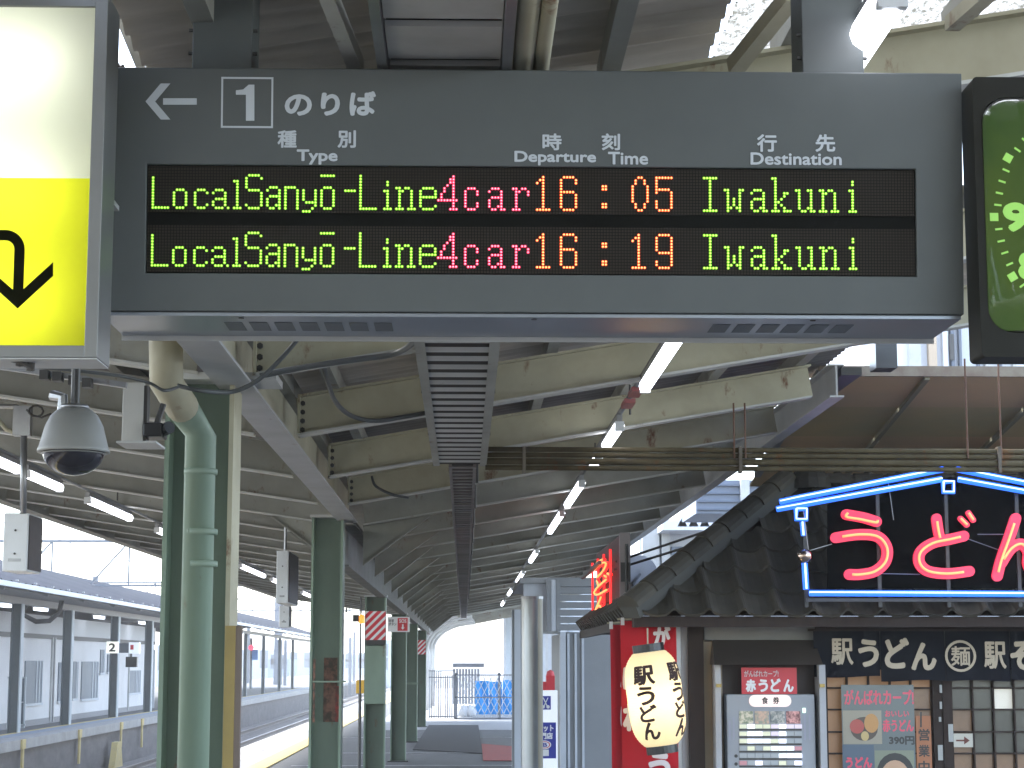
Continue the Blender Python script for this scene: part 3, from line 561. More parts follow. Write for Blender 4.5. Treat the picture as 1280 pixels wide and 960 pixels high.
def ribbon(pts, w_, yoff):
    mb = MB(); Lp = []; Rp = []
    for i, p in enumerate(pts):
        a = pts[max(i-1, 0)]; b = pts[min(i+1, len(pts)-1)]; dx, dy = b[0]-a[0], b[1]-a[1]; l = math.hypot(dx, dy)
        Lp.append((p[0]-dy/l*w_/2, p[1]+dx/l*w_/2)); Rp.append((p[0]+dy/l*w_/2, p[1]-dx/l*w_/2))
    for i in range(len(pts)-1): mb.prism([c(*Lp[i]), c(*Lp[i+1]), c(*Rp[i+1]), c(*Rp[i])], (0, -.001, 0))
    return mb
mb = ribbon(arc, 13, 0); mb.prism([c(21, 385), c(65.5, 344), c(65.5, 327), c(28, 361), c(15, 361), c(-24, 327), c(-24, 344)], (0, -.0015, 0))
mb.build('return_arrow', mat('arrow_black', (.008, .008, .004), rough=.9, spec=.0), ls)
for x in (xr-.35, xr-1.2): MB().box(x-.03, x+.03, YL+.05, YL+.10, zt, 3.4).build('hanger_post', galv, ls)
for x, z in ((25, 452), (38, 458)): q = at(x, z, Y=YL+.06); MB().lathe([(0, -.012), (.010, -.01), (.010, .012)], q, 8).build('bracket_bolt', dark, ls)
MB().tube([at(10, 449, Y=YL+.05), at(25, 452, Y=YL+.05), at(42, 462, Y=YL+.05)], .006, 6).build('bracket_bolt', dark, ls)
# rail with clamps under the sign
rl = root('mounting_rail', 'thin grey rail with a row of small clamps beneath the yellow sign', 'rail', at(90, 470, Y=6.2))
MB().bar(at(-20, 455, Y=6.2), at(158, 482, Y=6.2), .03, .018).build('rail', galv, rl)
for px, py in ((57, 470), (73, 472), (93, 477), (110, 480)): q = at(px, py, Y=6.18); MB().box(q.x-.014, q.x+.014, 6.15, 6.2, q.z-.014, q.z+.016).build('clamp', dark, rl)
# ================================================================== CLOCK
YC = 4.5; q = at(1215, 96, Y=YC); cxl, czt = q.x, q.z; czb = at(1215, 446, Y=YC).z; ccx = at(1395, 270, Y=YC).x; ccz = at(1398, 271, Y=YC).z; CW = 2*(ccx-cxl)
ck = root('platform_clock', 'square station clock with glowing green dial and dark frame', 'clock', (ccx, YC+.05, czb))
def rrect(cx, cz, hw, hh, rad, y, n=6):
    o = []
    for sx, sz, a0 in ((1, 1, 0), (-1, 1, 90), (-1, -1, 180), (1, -1, 270)):
        for k in range(n+1): t = R(a0+90*k/n); o.append(Vector((cx+sx*(hw-rad)+rad*math.cos(t), y, cz+sz*(hh-rad)+rad*math.sin(t))))
    return o
hw, hh = CW/2, (czt-czb)/2; cc = (czt+czb)/2; A = rrect(ccx, cc, hw, hh, .012, YC); Bk = rrect(ccx, cc, hw-.001, hh, .012, YC+.115)
ax0 = at(1231, 271, Y=YC).x; az0 = at(1300, 416, Y=YC).z; az1 = at(1300, 122, Y=YC).z; fh = (az1-az0)/2; fcz = (az0+az1)/2; fwid = ccx-ax0
I_ = rrect(ccx, fcz, fwid, fh, .062, YC); I2 = rrect(ccx, fcz, fwid, fh, .062, YC+.012)
mb = MB(); k = len(A); mb.v = A+Bk+I_+I2
for i in range(k):
    j = (i+1) % k; mb.f += [(i, j, k+j, k+i), (2*k+i, 2*k+j, j, i), (2*k+i, 3*k+i, 3*k+j, 2*k+j)]
mb.f.append(tuple(k+i for i in range(k))); mb.build('casing', mat('clock_casing', (.018, .017, .012), (.013, .012, .009), 5, .5, spec=.15), ck)
mb = MB(); mb.v = [p+Vector((0, .011, 0)) for p in I_]; mb.f = [tuple(range(k))[::-1]]
mb.build('dial', mat('dial_green', (.050, .078, .005), (.013, .040, .006), 2.4, .6, emit=.12, spec=.2, soft=.2), ck)
num = mat('dial_marks', (.26, .52, .09), emit=.15)
dp = Pl((ccx, YC+.011, ccz), (1, 0, 0), (0, 0, 1)); RR = ccx-at(1244, 271, Y=YC).x
for i in range(60):
    t = math.pi/2-2*math.pi*i/60; ca, sa = math.cos(t), math.sin(t)
    if i % 5 == 0: L0, L1, w_ = RR*1.035, RR*.965, RR*.034
    else: L0, L1, w_ = RR*1.0, RR*.94, RR*.008
    u_ = dp.u*ca+dp.v*sa; v_ = dp.v*ca-dp.u*sa; o_ = dp.o+dp.n*.001
    MB().prism([o_+u_*L1-v_*w_, o_+u_*L0-v_*w_, o_+u_*L0+v_*w_, o_+u_*L1+v_*w_], dp.n*.001).build('hour_mark' if i % 5 == 0 else 'minute_mark', num, ck)
for i in range(1, 13):
    t = math.pi/2-2*math.pi*i/12; r_ = RR*(.82 if i < 10 else .70); a, b = r_*math.cos(t), r_*math.sin(t); s_ = str(i); w_ = RR*(.108 if len(s_) == 1 else .12); text(s_, num, ck, dp, (a-w_, b-RR*.125, a+w_, b+RR*.125), 'numeral', bold=.07)
    a2, b2 = RR*.90*math.cos(t-.12), RR*.90*math.sin(t-.12)
for nm_, ang, L_, w_ in (('hour_hand', 2*math.pi*(4+3/60)/12, RR*.5, .012), ('minute_hand', 2*math.pi*3/60, RR*.8, .008)):
    t = math.pi/2-ang; u_ = dp.u*math.cos(t)+dp.v*math.sin(t); v_ = dp.v*math.cos(t)-dp.u*math.sin(t); o_ = dp.o+dp.n*.004
    MB().prism([o_-u_*L_*.2-v_*w_, o_+u_*L_-v_*w_*.5, o_+u_*L_+v_*w_*.5, o_-u_*L_*.2+v_*w_], dp.n*.001).build(nm_, num, ck)
gl = bpy.data.materials.new('clear_cover_glass'); gl.use_nodes = True; n = gl.node_tree; N = n.nodes
tb = N.new('ShaderNodeBsdfTransparent'); gb = N.new('ShaderNodeBsdfGlossy'); gb.inputs['Roughness'].default_value = .03; fr = N.new('ShaderNodeFresnel'); fr.inputs[0].default_value = 1.25; mx = N.new('ShaderNodeMixShader')
n.links.new(fr.outputs[0], mx.inputs[0]); n.links.new(tb.outputs[0], mx.inputs[1]); n.links.new(gb.outputs[0], mx.inputs[2]); n.links.new(mx.outputs[0], N['Material Output'].inputs[0])
rings = []; mb = MB()
for s_, dy in ((1, .004), (.985, -.010), (.95, -.022), (.88, -.031), (.75, -.038), (.5, -.043), (.02, -.045)):
    rings.append([Vector((ccx+(p.x-ccx)*s_, YC+dy, fcz+(p.z-fcz)*s_)) for p in I_])
for g_ in rings: mb.v += g_
for i in range(len(rings)-1):
    for j in range(k): j2 = (j+1) % k; mb.f.append((i*k+j, (i+1)*k+j, (i+1)*k+j2, i*k+j2))
mb.build('cover_glass', gl, ck, smooth=True)
MB().box(ccx-.03, ccx+.03, YC+.03, YC+.09, czt, 3.6).build('hanger_post', dark, ck)
# ================================================================== CCTV, SPEAKERS
YD = 5.6; q = at(92, 560, Y=YD); k = 5.62/2400*1.0
dm = root('dome_camera', 'grey dome security camera with dark glass bubble', 'security camera', q)
px = lambda v: v*5.72/2400
prof = [(px(17), px(48)), (px(22), px(46)), (px(29), px(39)), (px(35), px(27)), (px(39.5), px(10)), (px(41.5), px(2)), (px(43.5), px(-2)), (px(43.5), px(-6)), (px(37), px(-5))]
MB().lathe([(0, px(49))]+prof, q, 36).build('housing', mat('dome_grey', (.27, .27, .25), (.21, .21, .20), 3, .45), dm, smooth=True)
MB().lathe([(px(38.5), px(-5))]+[(px(37*math.cos(t)), px(-5-29*math.sin(t))) for t in [i*math.pi/2/10 for i in range(11)]], q, 36).build('glass_bubble', mat('smoked_bubble', (.018, .017, .022), rough=.12), dm, smooth=True)
MB().lathe([(px(37.2), px(-6)), (px(38.4), px(-6)), (px(38.4), px(-8)), (px(37), px(-8))], q, 36).build('trim_ring', alum, dm, smooth=True)
MB().tube([q+Vector((px(-15), 0, px(46))), q+Vector((px(-15), 0, px(62))), q+Vector((px(-30), .02, px(66)))], .016, 8).build('mount_arm', galv, dm)
MB().lathe([(px(14), px(48)), (px(18), px(49)), (px(16), px(53)), (0, px(54))], q, 20).build('top_cap', galv, dm, smooth=True)
MB().tube([q+Vector((0, 0, px(50))), q+Vector((0, .0, .48))], .013, 8).build('drop_pipe', dark, dm)
bk = root('pole_bracket', 'galvanised bracket and pole carrying the white speaker box beside the dome camera', 'bracket', at(30, 560, Y=10))
a = at(29, 512, Y=10); MB().box(a.x-.045, a.x+.045, 9.97, 10.03, at(29, 545, Y=10).z, at(29, 508, Y=10).z).build('bracket_plate', galv, bk)
MB().tube([at(30, 545, Y=10), at(29, 642, Y=10)], .017, 10).build('pole', galv, bk, smooth=True)
MB().tube([at(-25, 508, Y=10), at(20, 508, Y=10), at(29, 512, Y=10)], .012, 8).build('arm', galv, bk)
MB().tube([at(-6, 508, Y=10), at(-2, 525, Y=10), at(8, 537, Y=10), at(22, 542, Y=10)], .012, 8).build('brace', cream, bk, smooth=True)
mb = MB(); mb.tube([at(45+9*math.cos(t), 514+7*math.sin(t), Y=9.9) for t in [i*.7 for i in range(19)]], .006, 6); mb.tube([at(33, 512, Y=9.9), at(40, 519, Y=9.9), at(52, 522, Y=9.9), at(64, 517, Y=9.9)], .006, 6).build('cable_coil', dark, bk)
def spk(x0, y0, x1, y1, Y, dy, lab):
    a, b = at(x0, y0, Y=Y), at(x1, y1, Y=Y); r = root('speaker_box', lab, 'speaker', ((a.x+b.x)/2, Y+dy/2, b.z), 'slim white boxes hanging under the canopy')
    MB().box(a.x, b.x, Y, Y+dy, b.z, a.z).build('front_case', white, r, bevel=.006)
    MB().box(b.x-.004, b.x+.006, Y+.02, Y+dy-.01, b.z+.01, a.z-.01).build('dark_side', mat('brown_side', (.10, .085, .085), (.07, .06, .06), 8, .6), r)  # right side set darker than the white front
    MB().box(a.x+.03, b.x-.03, Y-.003, Y+.001, b.z+.05, b.z+.065).build('name_plate', galv, r)
    for k_ in (.3, .7): MB().lathe([(0, -.004), (.006, -.004), (.006, 0)], ((a.x+b.x)/2, Y-.001, b.z+(a.z-b.z)*k_), 8, (0, 1, 0)).build('screw', dark, r)
    return r
spk(5, 641, 33, 714, 10, .33, 'white speaker box on a pole at the left edge under the dome camera')
s2 = spk(346, 688, 360, 754, 16, .9, 'white speaker box with a grey side hanging between the first two columns')
MB().tube([(at(355, 700, Y=16.3).x, 16.4, at(355, 690, Y=16.3).z), (at(355, 700, Y=16.3).x, 16.4, 2.8)], .012).build('drop_pipe', galv, s2)
spk(349, 757, 361, 784, 21, .3, 'small white box hanging low behind the slim speaker box')
lb = root('bracket_camera', 'small black camera on a white L shaped bracket beside the drainpipe', 'security camera', at(175, 558, Y=6.6))
a, b = at(154, 478, Y=6.6), at(178, 555, Y=6.6); MB().box(a.x, b.x, 6.6, 6.63, b.z, a.z).build('bracket', mat('bracket_paint', (.50, .49, .45), (.42, .41, .38), 4, .45), lb, bevel=.002)
MB().box(a.x, a.x+.135, 6.5, 6.70, b.z-.008, b.z).build('base_plate', whitest, lb, bevel=.002)
MB().box(b.x, b.x+.012, 6.605, 6.66, b.z+.005, a.z-.01).build('bracket_edge', dark, lb)
q = at(192, 537, Y=6.62); MB().box(q.x-.03, q.x+.035, 6.58, 6.70, q.z-.028, q.z+.02).build('camera_body', black, lb, bevel=.005)
MB().tube([q+Vector((.03, 0, -.005)), q+Vector((.06, -.03, .005))], .022, 12).build('lens', black, lb)
MB().tube([q+Vector((.01, 0, .02)), q+Vector((.03, .01, .09))], .011, 8).build('cable', dark, lb)
# ================================================================== NOODLE STALL
EX, EYv, EZ = 1.165, 13.2, at(792, 768, Y=13.2).z; YW = 13.75; PITCH = math.tan(R(37)); SX1 = 5.6
shop = root('noodle_stall', 'dark tiled noodle stall with lattice doors at the right edge of the platform', 'food stall', (3.3, 14.6, 0))
tilem = mat('grey_roof_tile', (.058, .050, .036), (.032, .028, .022), 5, .6, spec=.25, rust=.3, rc=(.12, .085, .04), rs=3, bump=.1, rnd=.4)
fw_ = front(YW)
def wall(x0, y0, x1, y1, name, m, n0=0, n1=.02, pl=fw_, **k):
    r = pl.rect(x0, y0, x1, y1); return MB().plb(pl, r, n0, n1).build(name, m, shop, **k)
plaster = mat('stall_plaster', (.25, .245, .23), (.19, .185, .175), 3, .8)
sh_red = mat('machine_grey', (.30, .315, .34), (.26, .27, .29), 3, .5)
RISE = 1.33
MB().box(1.56, SX1, 15.9, 16.0, 0, EZ).build('back_wall', wood, shop)
MB().box(SX1-.05, SX1, YW, 16, 0, EZ).build('side_wall', wood, shop)
# left side wall of grey boards
xs = at(760, 850, Y=14.6).x; cl = mat('grey_cladding', (.15, .16, .175), (.115, .125, .14), 3, .6)
bpz = 1.9
for i in range(22):
    y = 14.0+i*.26; MB().box(1.54-.012*(i % 2), 1.575, y, y+.25, 0, EZ+.05).build('cladding_board', cl, shop)
# eave boards
MB().box(EX+.01, SX1, EYv+.012, EYv+.05, EZ-.085, EZ-.012).build('fascia', wood, shop)
MB().box(EX+.0, EX+.04, EYv+.02, 19.5, EZ-.085, EZ-.012).build('fascia', wood, shop)
MB().box(EX+.04, SX1, EYv+.05, YW, EZ-.05, EZ-.03).build('soffit', wood, shop)
MB().box(EX+.04, 1.56, YW, 19.5, EZ-.05, EZ-.03).build('soffit', wood, shop)
# roof planes under the tiles
def rz(y): return EZ+(y-EYv)*PITCH
yr = EYv+RISE; zrg = rz(yr)
mb = MB(); mb.v = [Vector(p) for p in ((EX, EYv, EZ-.01), (SX1, EYv, EZ-.01), (SX1, yr, zrg-.01), (EX+RISE, yr, zrg-.01), (EX, 19.6, EZ-.01), (EX+RISE, 19.6, zrg-.01), (SX1, 19.6, zrg-.01))]; mb.f = [(0, 1, 2, 3), (0, 3, 5, 4), (3, 2, 6, 5)]
mb.build('roof_deck', wood, shop)
# pan tiles: concave pan with a roll on one edge, lower lip
TW, TL = .238, .262
sl_ = Vector((0, 1, PITCH)).normalized(); nn = Vector((0, -PITCH, 1)).normalized()
def tile_mesh():
    mb = MB(); prof = [(-.5, .030), (-.42, .012), (-.28, -.004), (-.05, -.012), (.16, -.006), (.27, .012), (.33, .034), (.40, .045), (.47, .040), (.50, .030)]
    for e, lift in ((0, .022), (1, 0)):
        mb.v += [Vector((u*TW, 0, 0))+sl_*(e*TL*1.05)+nn*(h+lift) for u, h in prof]
    mb.v += [Vector((u*TW, 0, 0))+nn*(h+.022-.020) for u, h in prof]
    n_ = len(prof)
    for i in range(n_-1): mb.f += [(i, i+1, n_+i+1, n_+i), (2*n_+i, 2*n_+i+1, i+1, i)]
    return mb
tm = None; ny = int(RISE/(TL*sl_.y))+1
for j in range(ny):
    for i in range(19):
        x = EX+.17+i*TW; y = EYv-.03+j*TL*sl_.y
        if x-TW*.5 < EX+(y-EYv)+.04 or x > SX1 or y > yr-.05: continue
        o_ = Vector((x, y, rz(y)+.012+random.uniform(-.003, .003)))
        if tm is None:
            mb = tile_mesh(); mb.v = [v+ORG[shop.name] for v in mb.v]; tm = mb.build('roof_tile', tilem, shop, smooth=False); tob = tm
        else: tob = tm.copy(); COL.objects.link(tob); tob.parent = shop
        tob.location = o_-ORG[shop.name]; tob.location = o_-ORG[shop.name]
        tob.rotation_euler.y = random.uniform(-.012, .012)
# hip ridge caps, ridge caps, small side slope tiles
hd = Vector((1, 1, PITCH)); hl = hd.length*RISE; hd.normalize(); h0 = Vector((EX-.04, EYv-.04, EZ+.03)); cap = None; side_ = hd.cross(Vector((0, 0, 1))).normalized(); upv = side_.cross(hd)
def capmesh(o0, d, L_, r0, r1, upv):
    mb = MB(); s_ = d.cross(upv).normalized()
    for e, rr in ((0, r0), (.82, r0*.97), (.86, r1), (1, r1*.98)):
        for k in range(9): t = math.pi*k/8; mb.v.append(o0+d*(L_*e)+s_*math.cos(t)*rr+upv*math.sin(t)*rr*.95)
    for i in range(3):
        for k in range(8): mb.f.append((i*9+k, i*9+k+1, (i+1)*9+k+1, (i+1)*9+k))
    mb.f.append(tuple(range(9))); return mb
nc = 9
for i in range(nc):
    p = h0+hd*(hl/nc*i); capmesh(p+upv*(.02), hd, hl/nc*1.06, .094, .082, upv).build('ridge_tile', tilem, shop, smooth=False)
MB().bar(h0+upv*-.02+side_*0, h0+hd*hl+upv*-.02, .14, .09, up=upv).build('hip_bed', mat('ridge_bed_mortar', (.06, .058, .05), rough=.9), shop)
for i in range(13): capmesh(Vector((EX+RISE-.05+i*.26, yr, zrg+.02)), Vector((1, 0, 0)), .27, .085, .075, Vector((0, 0, 1))).build('ridge_tile', tilem, shop)
for i in range(22):
    y = EYv+.25+i*.27; MB().tube([(EX-.03, y, EZ+.02), (EX+.22, y, EZ+.02+.25*PITCH)], .06, 8).build('side_tile', tilem, shop)
q = at(1012, 601, Y=yr); MB().lathe([(0, .09), (.10, .07), (.16, .0), (.17, -.08)], (q.x, yr, zrg+.06), 14).build('finial', tilem, shop)
# posts and wall panels
postw = mat('white_post', (.40, .40, .41), (.33, .33, .34), 4, .6)
def post(x0, x1, m, nm_='post', n1=.06, y0=775): a = at(x0, 850, Y=YW-n1).x; b = at(x1, 850, Y=YW-n1).x; MB().box(a, b, YW-n1, YW+.02, 0, EZ-.03).build(nm_, m, shop)
post(841, 852, galv, n1=.02); post(852, 861, postw, n1=.03); post(861, 880, wood, n1=.08); post(1020, 1033, wood, n1=.03)
post(824, 841, wood, n1=.0)
wall(880, 776, 1018, 802, 'plaster_panel', plaster)
wall(880, 800, 903, 965, 'warm_plaster_panel', mat('warm_plaster', (.34, .28, .21), (.28, .23, .17), 3, .8))
wall(903, 800, 1022, 990, 'alcove_back', mat('brown_alcove', (.05, .025, .018), (.035, .018, .013), 4, .5), n0=-.1, n1=-.05)
a, b = at(888, 800, Y=YW), at(1024, 832, Y=YW)
mb = MB(); y0 = YW-.02; c_ = [(at(890, 800, Y=YW).x, YW, at(890, 800, Y=YW).z), (at(1013, 800, Y=YW).x, YW, at(1013, 800, Y=YW).z)]
f0, f1 = at(893, 831, Y=YW-.28), at(1029, 832, Y=YW-.28)
mb.hexa([(f0.x, YW-.28, f0.z), (f1.x, YW-.28, f0.z), (f1.x, YW, f0.z), (f0.x, YW, f0.z), (c_[0][0], YW-.03, c_[0][2]), (c_[1][0]+.02, YW-.03, c_[0][2]), (c_[1][0]+.02, YW, c_[0][2]), (c_[0][0], YW, c_[0][2])]); mb.build('hood', mat('bronze_hood', (.085, .065, .052), (.06, .048, .04), 4, .35, .3), shop)
for x0, x1 in ((894, 901), (1024, 1032)): a = at(x0, 850, Y=YW-.2).x; b = at(x1, 850, Y=YW-.2).x; MB().box(a, b, YW-.2, YW-.02, 0, f0.z).build('hood_side', postw, shop)
for xx in (899, 1028): q = at(xx, 857, Y=YW-.21); MB().box(q.x-.02, q.x+.015, YW-.22, YW-.2, q.z-.012, q.z+.012).build('latch', mat('brass_latch', (.3, .22, .08), rough=.4, metal=.8), shop)
# lattice doors with panes
warm = mat('paper_pane_warm', (.42, .24, .12), (.24, .125, .06), 1.2, .5, emit=.08); dim = mat('glass_pane_dim', (.07, .07, .055), (.035, .035, .028), 2, .25, emit=.10); dimw = mat('glass_pane_amber', (.26, .15, .08), (.12, .07, .04), 3, .3, emit=.07); lit = mat('glass_pane_bright', (.55, .53, .46), rough=.3, emit=.18)
gy = [836, 860, 887, 915, 942, 970, 1000, 1030]
def lattice(xs_, col, yoff=0):
    for i in range(len(xs_)-1):
        for j in range(len(gy)-1):
            m_ = col(i, j); r = fw_.rect(xs_[i], gy[j], xs_[i+1], gy[j+1]); MB().plb(fw_, (r[0]+.003, r[1]+.003, r[2]-.003, r[3]-.003), -.04, -.036).build('pane', m_, shop)
    for x in xs_: a = fw_.ab(x, 900)[0]; MB().box(a-.006, a+.006, YW, YW+.04, .3, 1.62).build('lattice_bar', wood, shop)
    for y in gy: r = fw_.rect(xs_[0], y, xs_[-1], y+1); MB().box(r[0], r[2], YW+.001, YW+.039, r[3]-.006, r[3]+.006).build('lattice_bar', wood, shop)
lattice([1034, 1060, 1087, 1114, 1140, 1166], lambda i, j: warm if (i < 3 or j < 1) else dimw)
lattice([1190, 1217, 1243, 1269, 1295, 1321], lambda i, j: (dim if j < 2 else dimw) if i == 0 else (lit if (i == 2 and j in (1,)) else (dim if j < 4 else dimw)))
lattice([1345, 1371, 1397, 1423, 1449, 1475], lambda i, j: dim)
for x0, x1 in ((1166, 1178), (1178, 1190), (1321, 1345)): a = fw_.ab(x0, 900)[0]; b = fw_.ab(x1, 900)[0]; MB().box(a, b, YW-.02-.012*(x0 == 1178), YW+.05, 0, 1.66).build('door_stile', wood, shop)
r = fw_.rect(1172, 0, 1176, 10)
for k, (xx, yy_, w_, h_) in enumerate(((1173, 856, 3, 10), (1173, 877, 3, 9), (1172, 896, 3, 6), (1184, 905, 6, 22), (1171, 931, 6, 19))):
    rr_ = fw_.rect(xx, yy_, xx+w_, yy_+h_); MB().plb(fw_, rr_, .034, .037).build('sticker', mat('sticker_grey', (.32, .32, .30), rough=.5), shop)
# lights glimpsed above the curtain
for x0, x1, m_ in ((1058, 1073, 'a'), (1086, 1098, 'b'), (1112, 1124, 'b'), (1130, 1137, 'b'), (1188, 1203, 'b'), (1216, 1228, 'b'), (1268, 1280, 'b')):
    r = fw_.rect(x0, 780, x1, 784); MB().plb(fw_, r, -.08, -.07).build('transom_glow', mat('transom_lamp', (1, .62, .2), emit=.9) if m_ == 'a' else mat('transom_pane', (.4, .33, .2), emit=.25), shop)
MB().box(fw_.ab(1033, 850)[0], SX1, YW-.01, YW+.03, EZ-.09, EZ-.05).build('lintel', wood, shop)
MB().box(fw_.ab(1033, 850)[0], SX1, YW+.35, YW+.37, 0, EZ).build('inner_wall', mat('inner_dark', (.02, .018, .015)), shop)
# dark noren curtain
YN = YW-.12; npn = front(YN); beige = mat('curtain_print', (.50, .42, .31), (.42, .35, .26), 12, .85)
nr = root('noren_curtain', 'long black shop curtain with beige brush lettering over the stall doors', 'curtain', at(1150, 850, Y=YN)); cloth = mat('black_cloth', (.012, .013, .018), (.009, .009, .013), 3, .95, spec=.1)
xs_ = [1016, 1100, 1181, 1262, 1344, 1425]
for i in range(5):
    a = npn.ab(xs_[i], 800)[0]+.004; b = npn.ab(xs_[i+1], 800)[0]-.004; z1 = npn.ab(1100, 789)[1]; zb0 = npn.ab(1050, 846 if i == 0 else 851)[1]; ph = i*1.3
    MB().grid(lambda u, v: (a+(b-a)*u, YN+.012*math.sin(u*9+ph)*(1-v)+.002, zb0+(z1-zb0)*v-.006*math.sin(u*5+ph)*(1-v)), 16, 5).build('cloth_panel', cloth, nr, smooth=True)
MB().box(npn.ab(1010, 800)[0], SX1, YN-.008, YN+.008, npn.ab(1100, 789)[1], npn.ab(1100, 786)[1]).build('rod', wood, nr)
for s_, r in (('駅', (1038, 798, 1066, 831)), ('う', (1072, 799, 1098, 834)), ('ど', (1105, 797, 1136, 836)), ('ん', (1138, 803, 1170, 838)), ('駅', (1229, 802, 1257, 836)), ('そ', (1262, 801, 1290, 838)), ('ば', (1294, 801, 1324, 838))):
    text(s_, beige, nr, npn, npn.rect(*r), n=.016, bold=.045 if s_ != '駅' else .022)
a, b = npn.ab(1200, 820); rad = npn.ab(1219.5, 820)[0]-a
mb = MB(); K = 28
for i in range(K):
    t0, t1 = 2*math.pi*i/K, 2*math.pi*(i+1)/K; P_ = [npn.pt(a+rad*q*math.cos(t), b+rad*q*math.sin(t), .016) for q, t in ((.84, t0), (1, t0), (1, t1), (.84, t1))]; mb.prism(P_, npn.n*.001)
mb.build('round_crest', beige, nr)
text('麺', beige, nr, npn, (a-rad*.62, b-rad*.62, a+rad*.62, b+rad*.62), n=.016, bold=.018)
# red banners
YB = 13.42; bpn = front(YB); redc = mat('red_banner_cloth', (.42, .014, .024), (.32, .011, .018), 3, .85, spec=.15); pale = mat('banner_print', (.55, .50, .50), rough=.8)
nb = root('red_banner', 'wide red banner with pale lettering hanging behind the paper lantern', 'banner', at(820, 1050, Y=YB), 'red banners behind the lantern')
def banner(rt, x0, x1, ytop, Y, ph):
    a = at(x0, 850, Y=Y).x; b = at(x1, 850, Y=Y).x; z1 = at(800, ytop, Y=Y).z; z0 = z1-1.55
    MB().grid(lambda u, v: (a+(b-a)*u+.02*(1-v)*.5, Y+.012*math.sin(u*7+ph+v*2), z0+(z1-z0)*v), 14, 10).build('cloth', redc, rt, smooth=True)
    MB().tube([(a-.02, Y, z1+.012), (b+.02, Y, z1+.022)], .007, 6).build('rod', cream, rt)
    for k in range(3): xx = a+(b-a)*(.04+.46*k); MB().box(xx-.012, xx+.012, Y-.012, Y+.010, z1-.03, z1+.022).build('loop', whp, rt)
banner(nb, 776, 846, 776, YB, .4)
text('が', pale, nb, bpn, bpn.rect(816, 782, 838, 808), n=.02, bold=.05); text('ば', pale, nb, bpn, bpn.rect(778, 832, 800, 862), n=.02, bold=.05); text('れ', pale, nb, bpn, bpn.rect(778, 878, 804, 914), n=.02, bold=.05); text('う', pale, nb, bpn, bpn.rect(810, 940, 838, 978), n=.02, bold=.05)
nb2 = root('red_banner', 'narrow red banner seen edge on, left of the wide one', 'banner', at(770, 1050, Y=13.62), 'red banners behind the lantern'); b2p = front(13.62)
banner(nb2, 763, 796, 781, 13.62, 2.0)
for s_, r in (('ん', (775, 835, 786, 860)), ('ば', (775, 880, 798, 908)), ('れ', (780, 918, 800, 950))): text(s_, pale, nb2, b2p, b2p.rect(*r), n=.02, bold=.05)
# paper lantern
YLn = 13.12; q = at(819, 873, Y=YLn); sc_ = YLn*1.03/2400; LR, LH = 33.5*sc_, 56*sc_
ln = root('paper_lantern', 'glowing cream paper lantern with black brush lettering on the red banner', 'lantern', q-Vector((0, 0, LH+.05)))
def lr_(z): u = abs(z)/LH; return LR*(1-.43*u**4.6)+.0014*math.cos(z*2*math.pi/.017)
tilt = Vector((.10, 0, 1)).normalized() if False else Vector((-.13, 0, 1)).normalized()
MB().lathe([(lr_(z), z) for z in [-LH+2*LH*i/120 for i in range(121)]], q, 36, tilt).build('paper_shade', acryl('lantern_paper', (.93, .87, .68), .8), ln, smooth=True)
for s_ in (-1, 1): MB().lathe([(LR*.57, s_*LH*.97), (LR*.57, s_*(LH+.052)), (LR*.42, s_*(LH+.052)), (LR*.42, s_*LH*.97)], q, 24, tilt).build('rim', black, ln, smooth=False)
MB().lathe([(0, -.16), (.05, -.1), (.06, 0), (.05, .1), (0, .16)], q, 12, tilt).build('bulb', mat('warm_bulb', (1, .76, .45), emit=12), ln, smooth=True)
MB().tube([q+tilt*(LH+.05), q+tilt*(LH+.13)+Vector((.01, 0, .03))], .006, 6).build('hook', cream, ln)
def wrap(s_, ang, zc, wd, ht, parent=ln):
    if s_ not in TXT: text(s_, black, ln, front(YLn), (0, 0, .01, .01)); bpy.data.objects.remove(COL.objects[-1])
    vs, fs = TXT[s_]; x0 = min(v.x for v in vs); x1 = max(v.x for v in vs); y0 = min(v.y for v in vs); y1 = max(v.y for v in vs)
    mb = MB(); ax = tilt; ea = Vector((0, 1, 0)).cross(ax).normalized()*-1; ea = Vector((1, 0, 0))-ax*ax.x; ea.normalize(); eb = ax.cross(ea)
    for i, (dx, dy) in enumerate([(0, 0)]+[(math.cos(t)*.04, math.sin(t)*.04) for t in [k*math.pi/4 for k in range(8)]]):
        k = len(mb.v)
        for v in vs:
            u = ((v.x-x0)/(x1-x0)-.5+dx)*wd; z = zc+((v.y-y0)/(y1-y0)-.5+dy)*ht; th = ang+u/LR; rr = lr_(z)+.0035+i*.00015
            mb.v.append(q+ax*z+(ea*math.sin(th)-eb*math.cos(th))*rr)
        mb.f += [tuple(k+w_ for w_ in f) for f in fs]
    return mb.build('lettering', mat('lantern_ink', (.025, .008, .008), rough=.8), parent)
for ang in (-.42, .92):
    for s_, zc, wd, ht in (('駅', .165, .145, .118), ('う', .030, .115, .115), ('ど', -.088, .115, .105), ('ん', -.205, .125, .11)): wrap(s_, ang, zc, wd, ht)
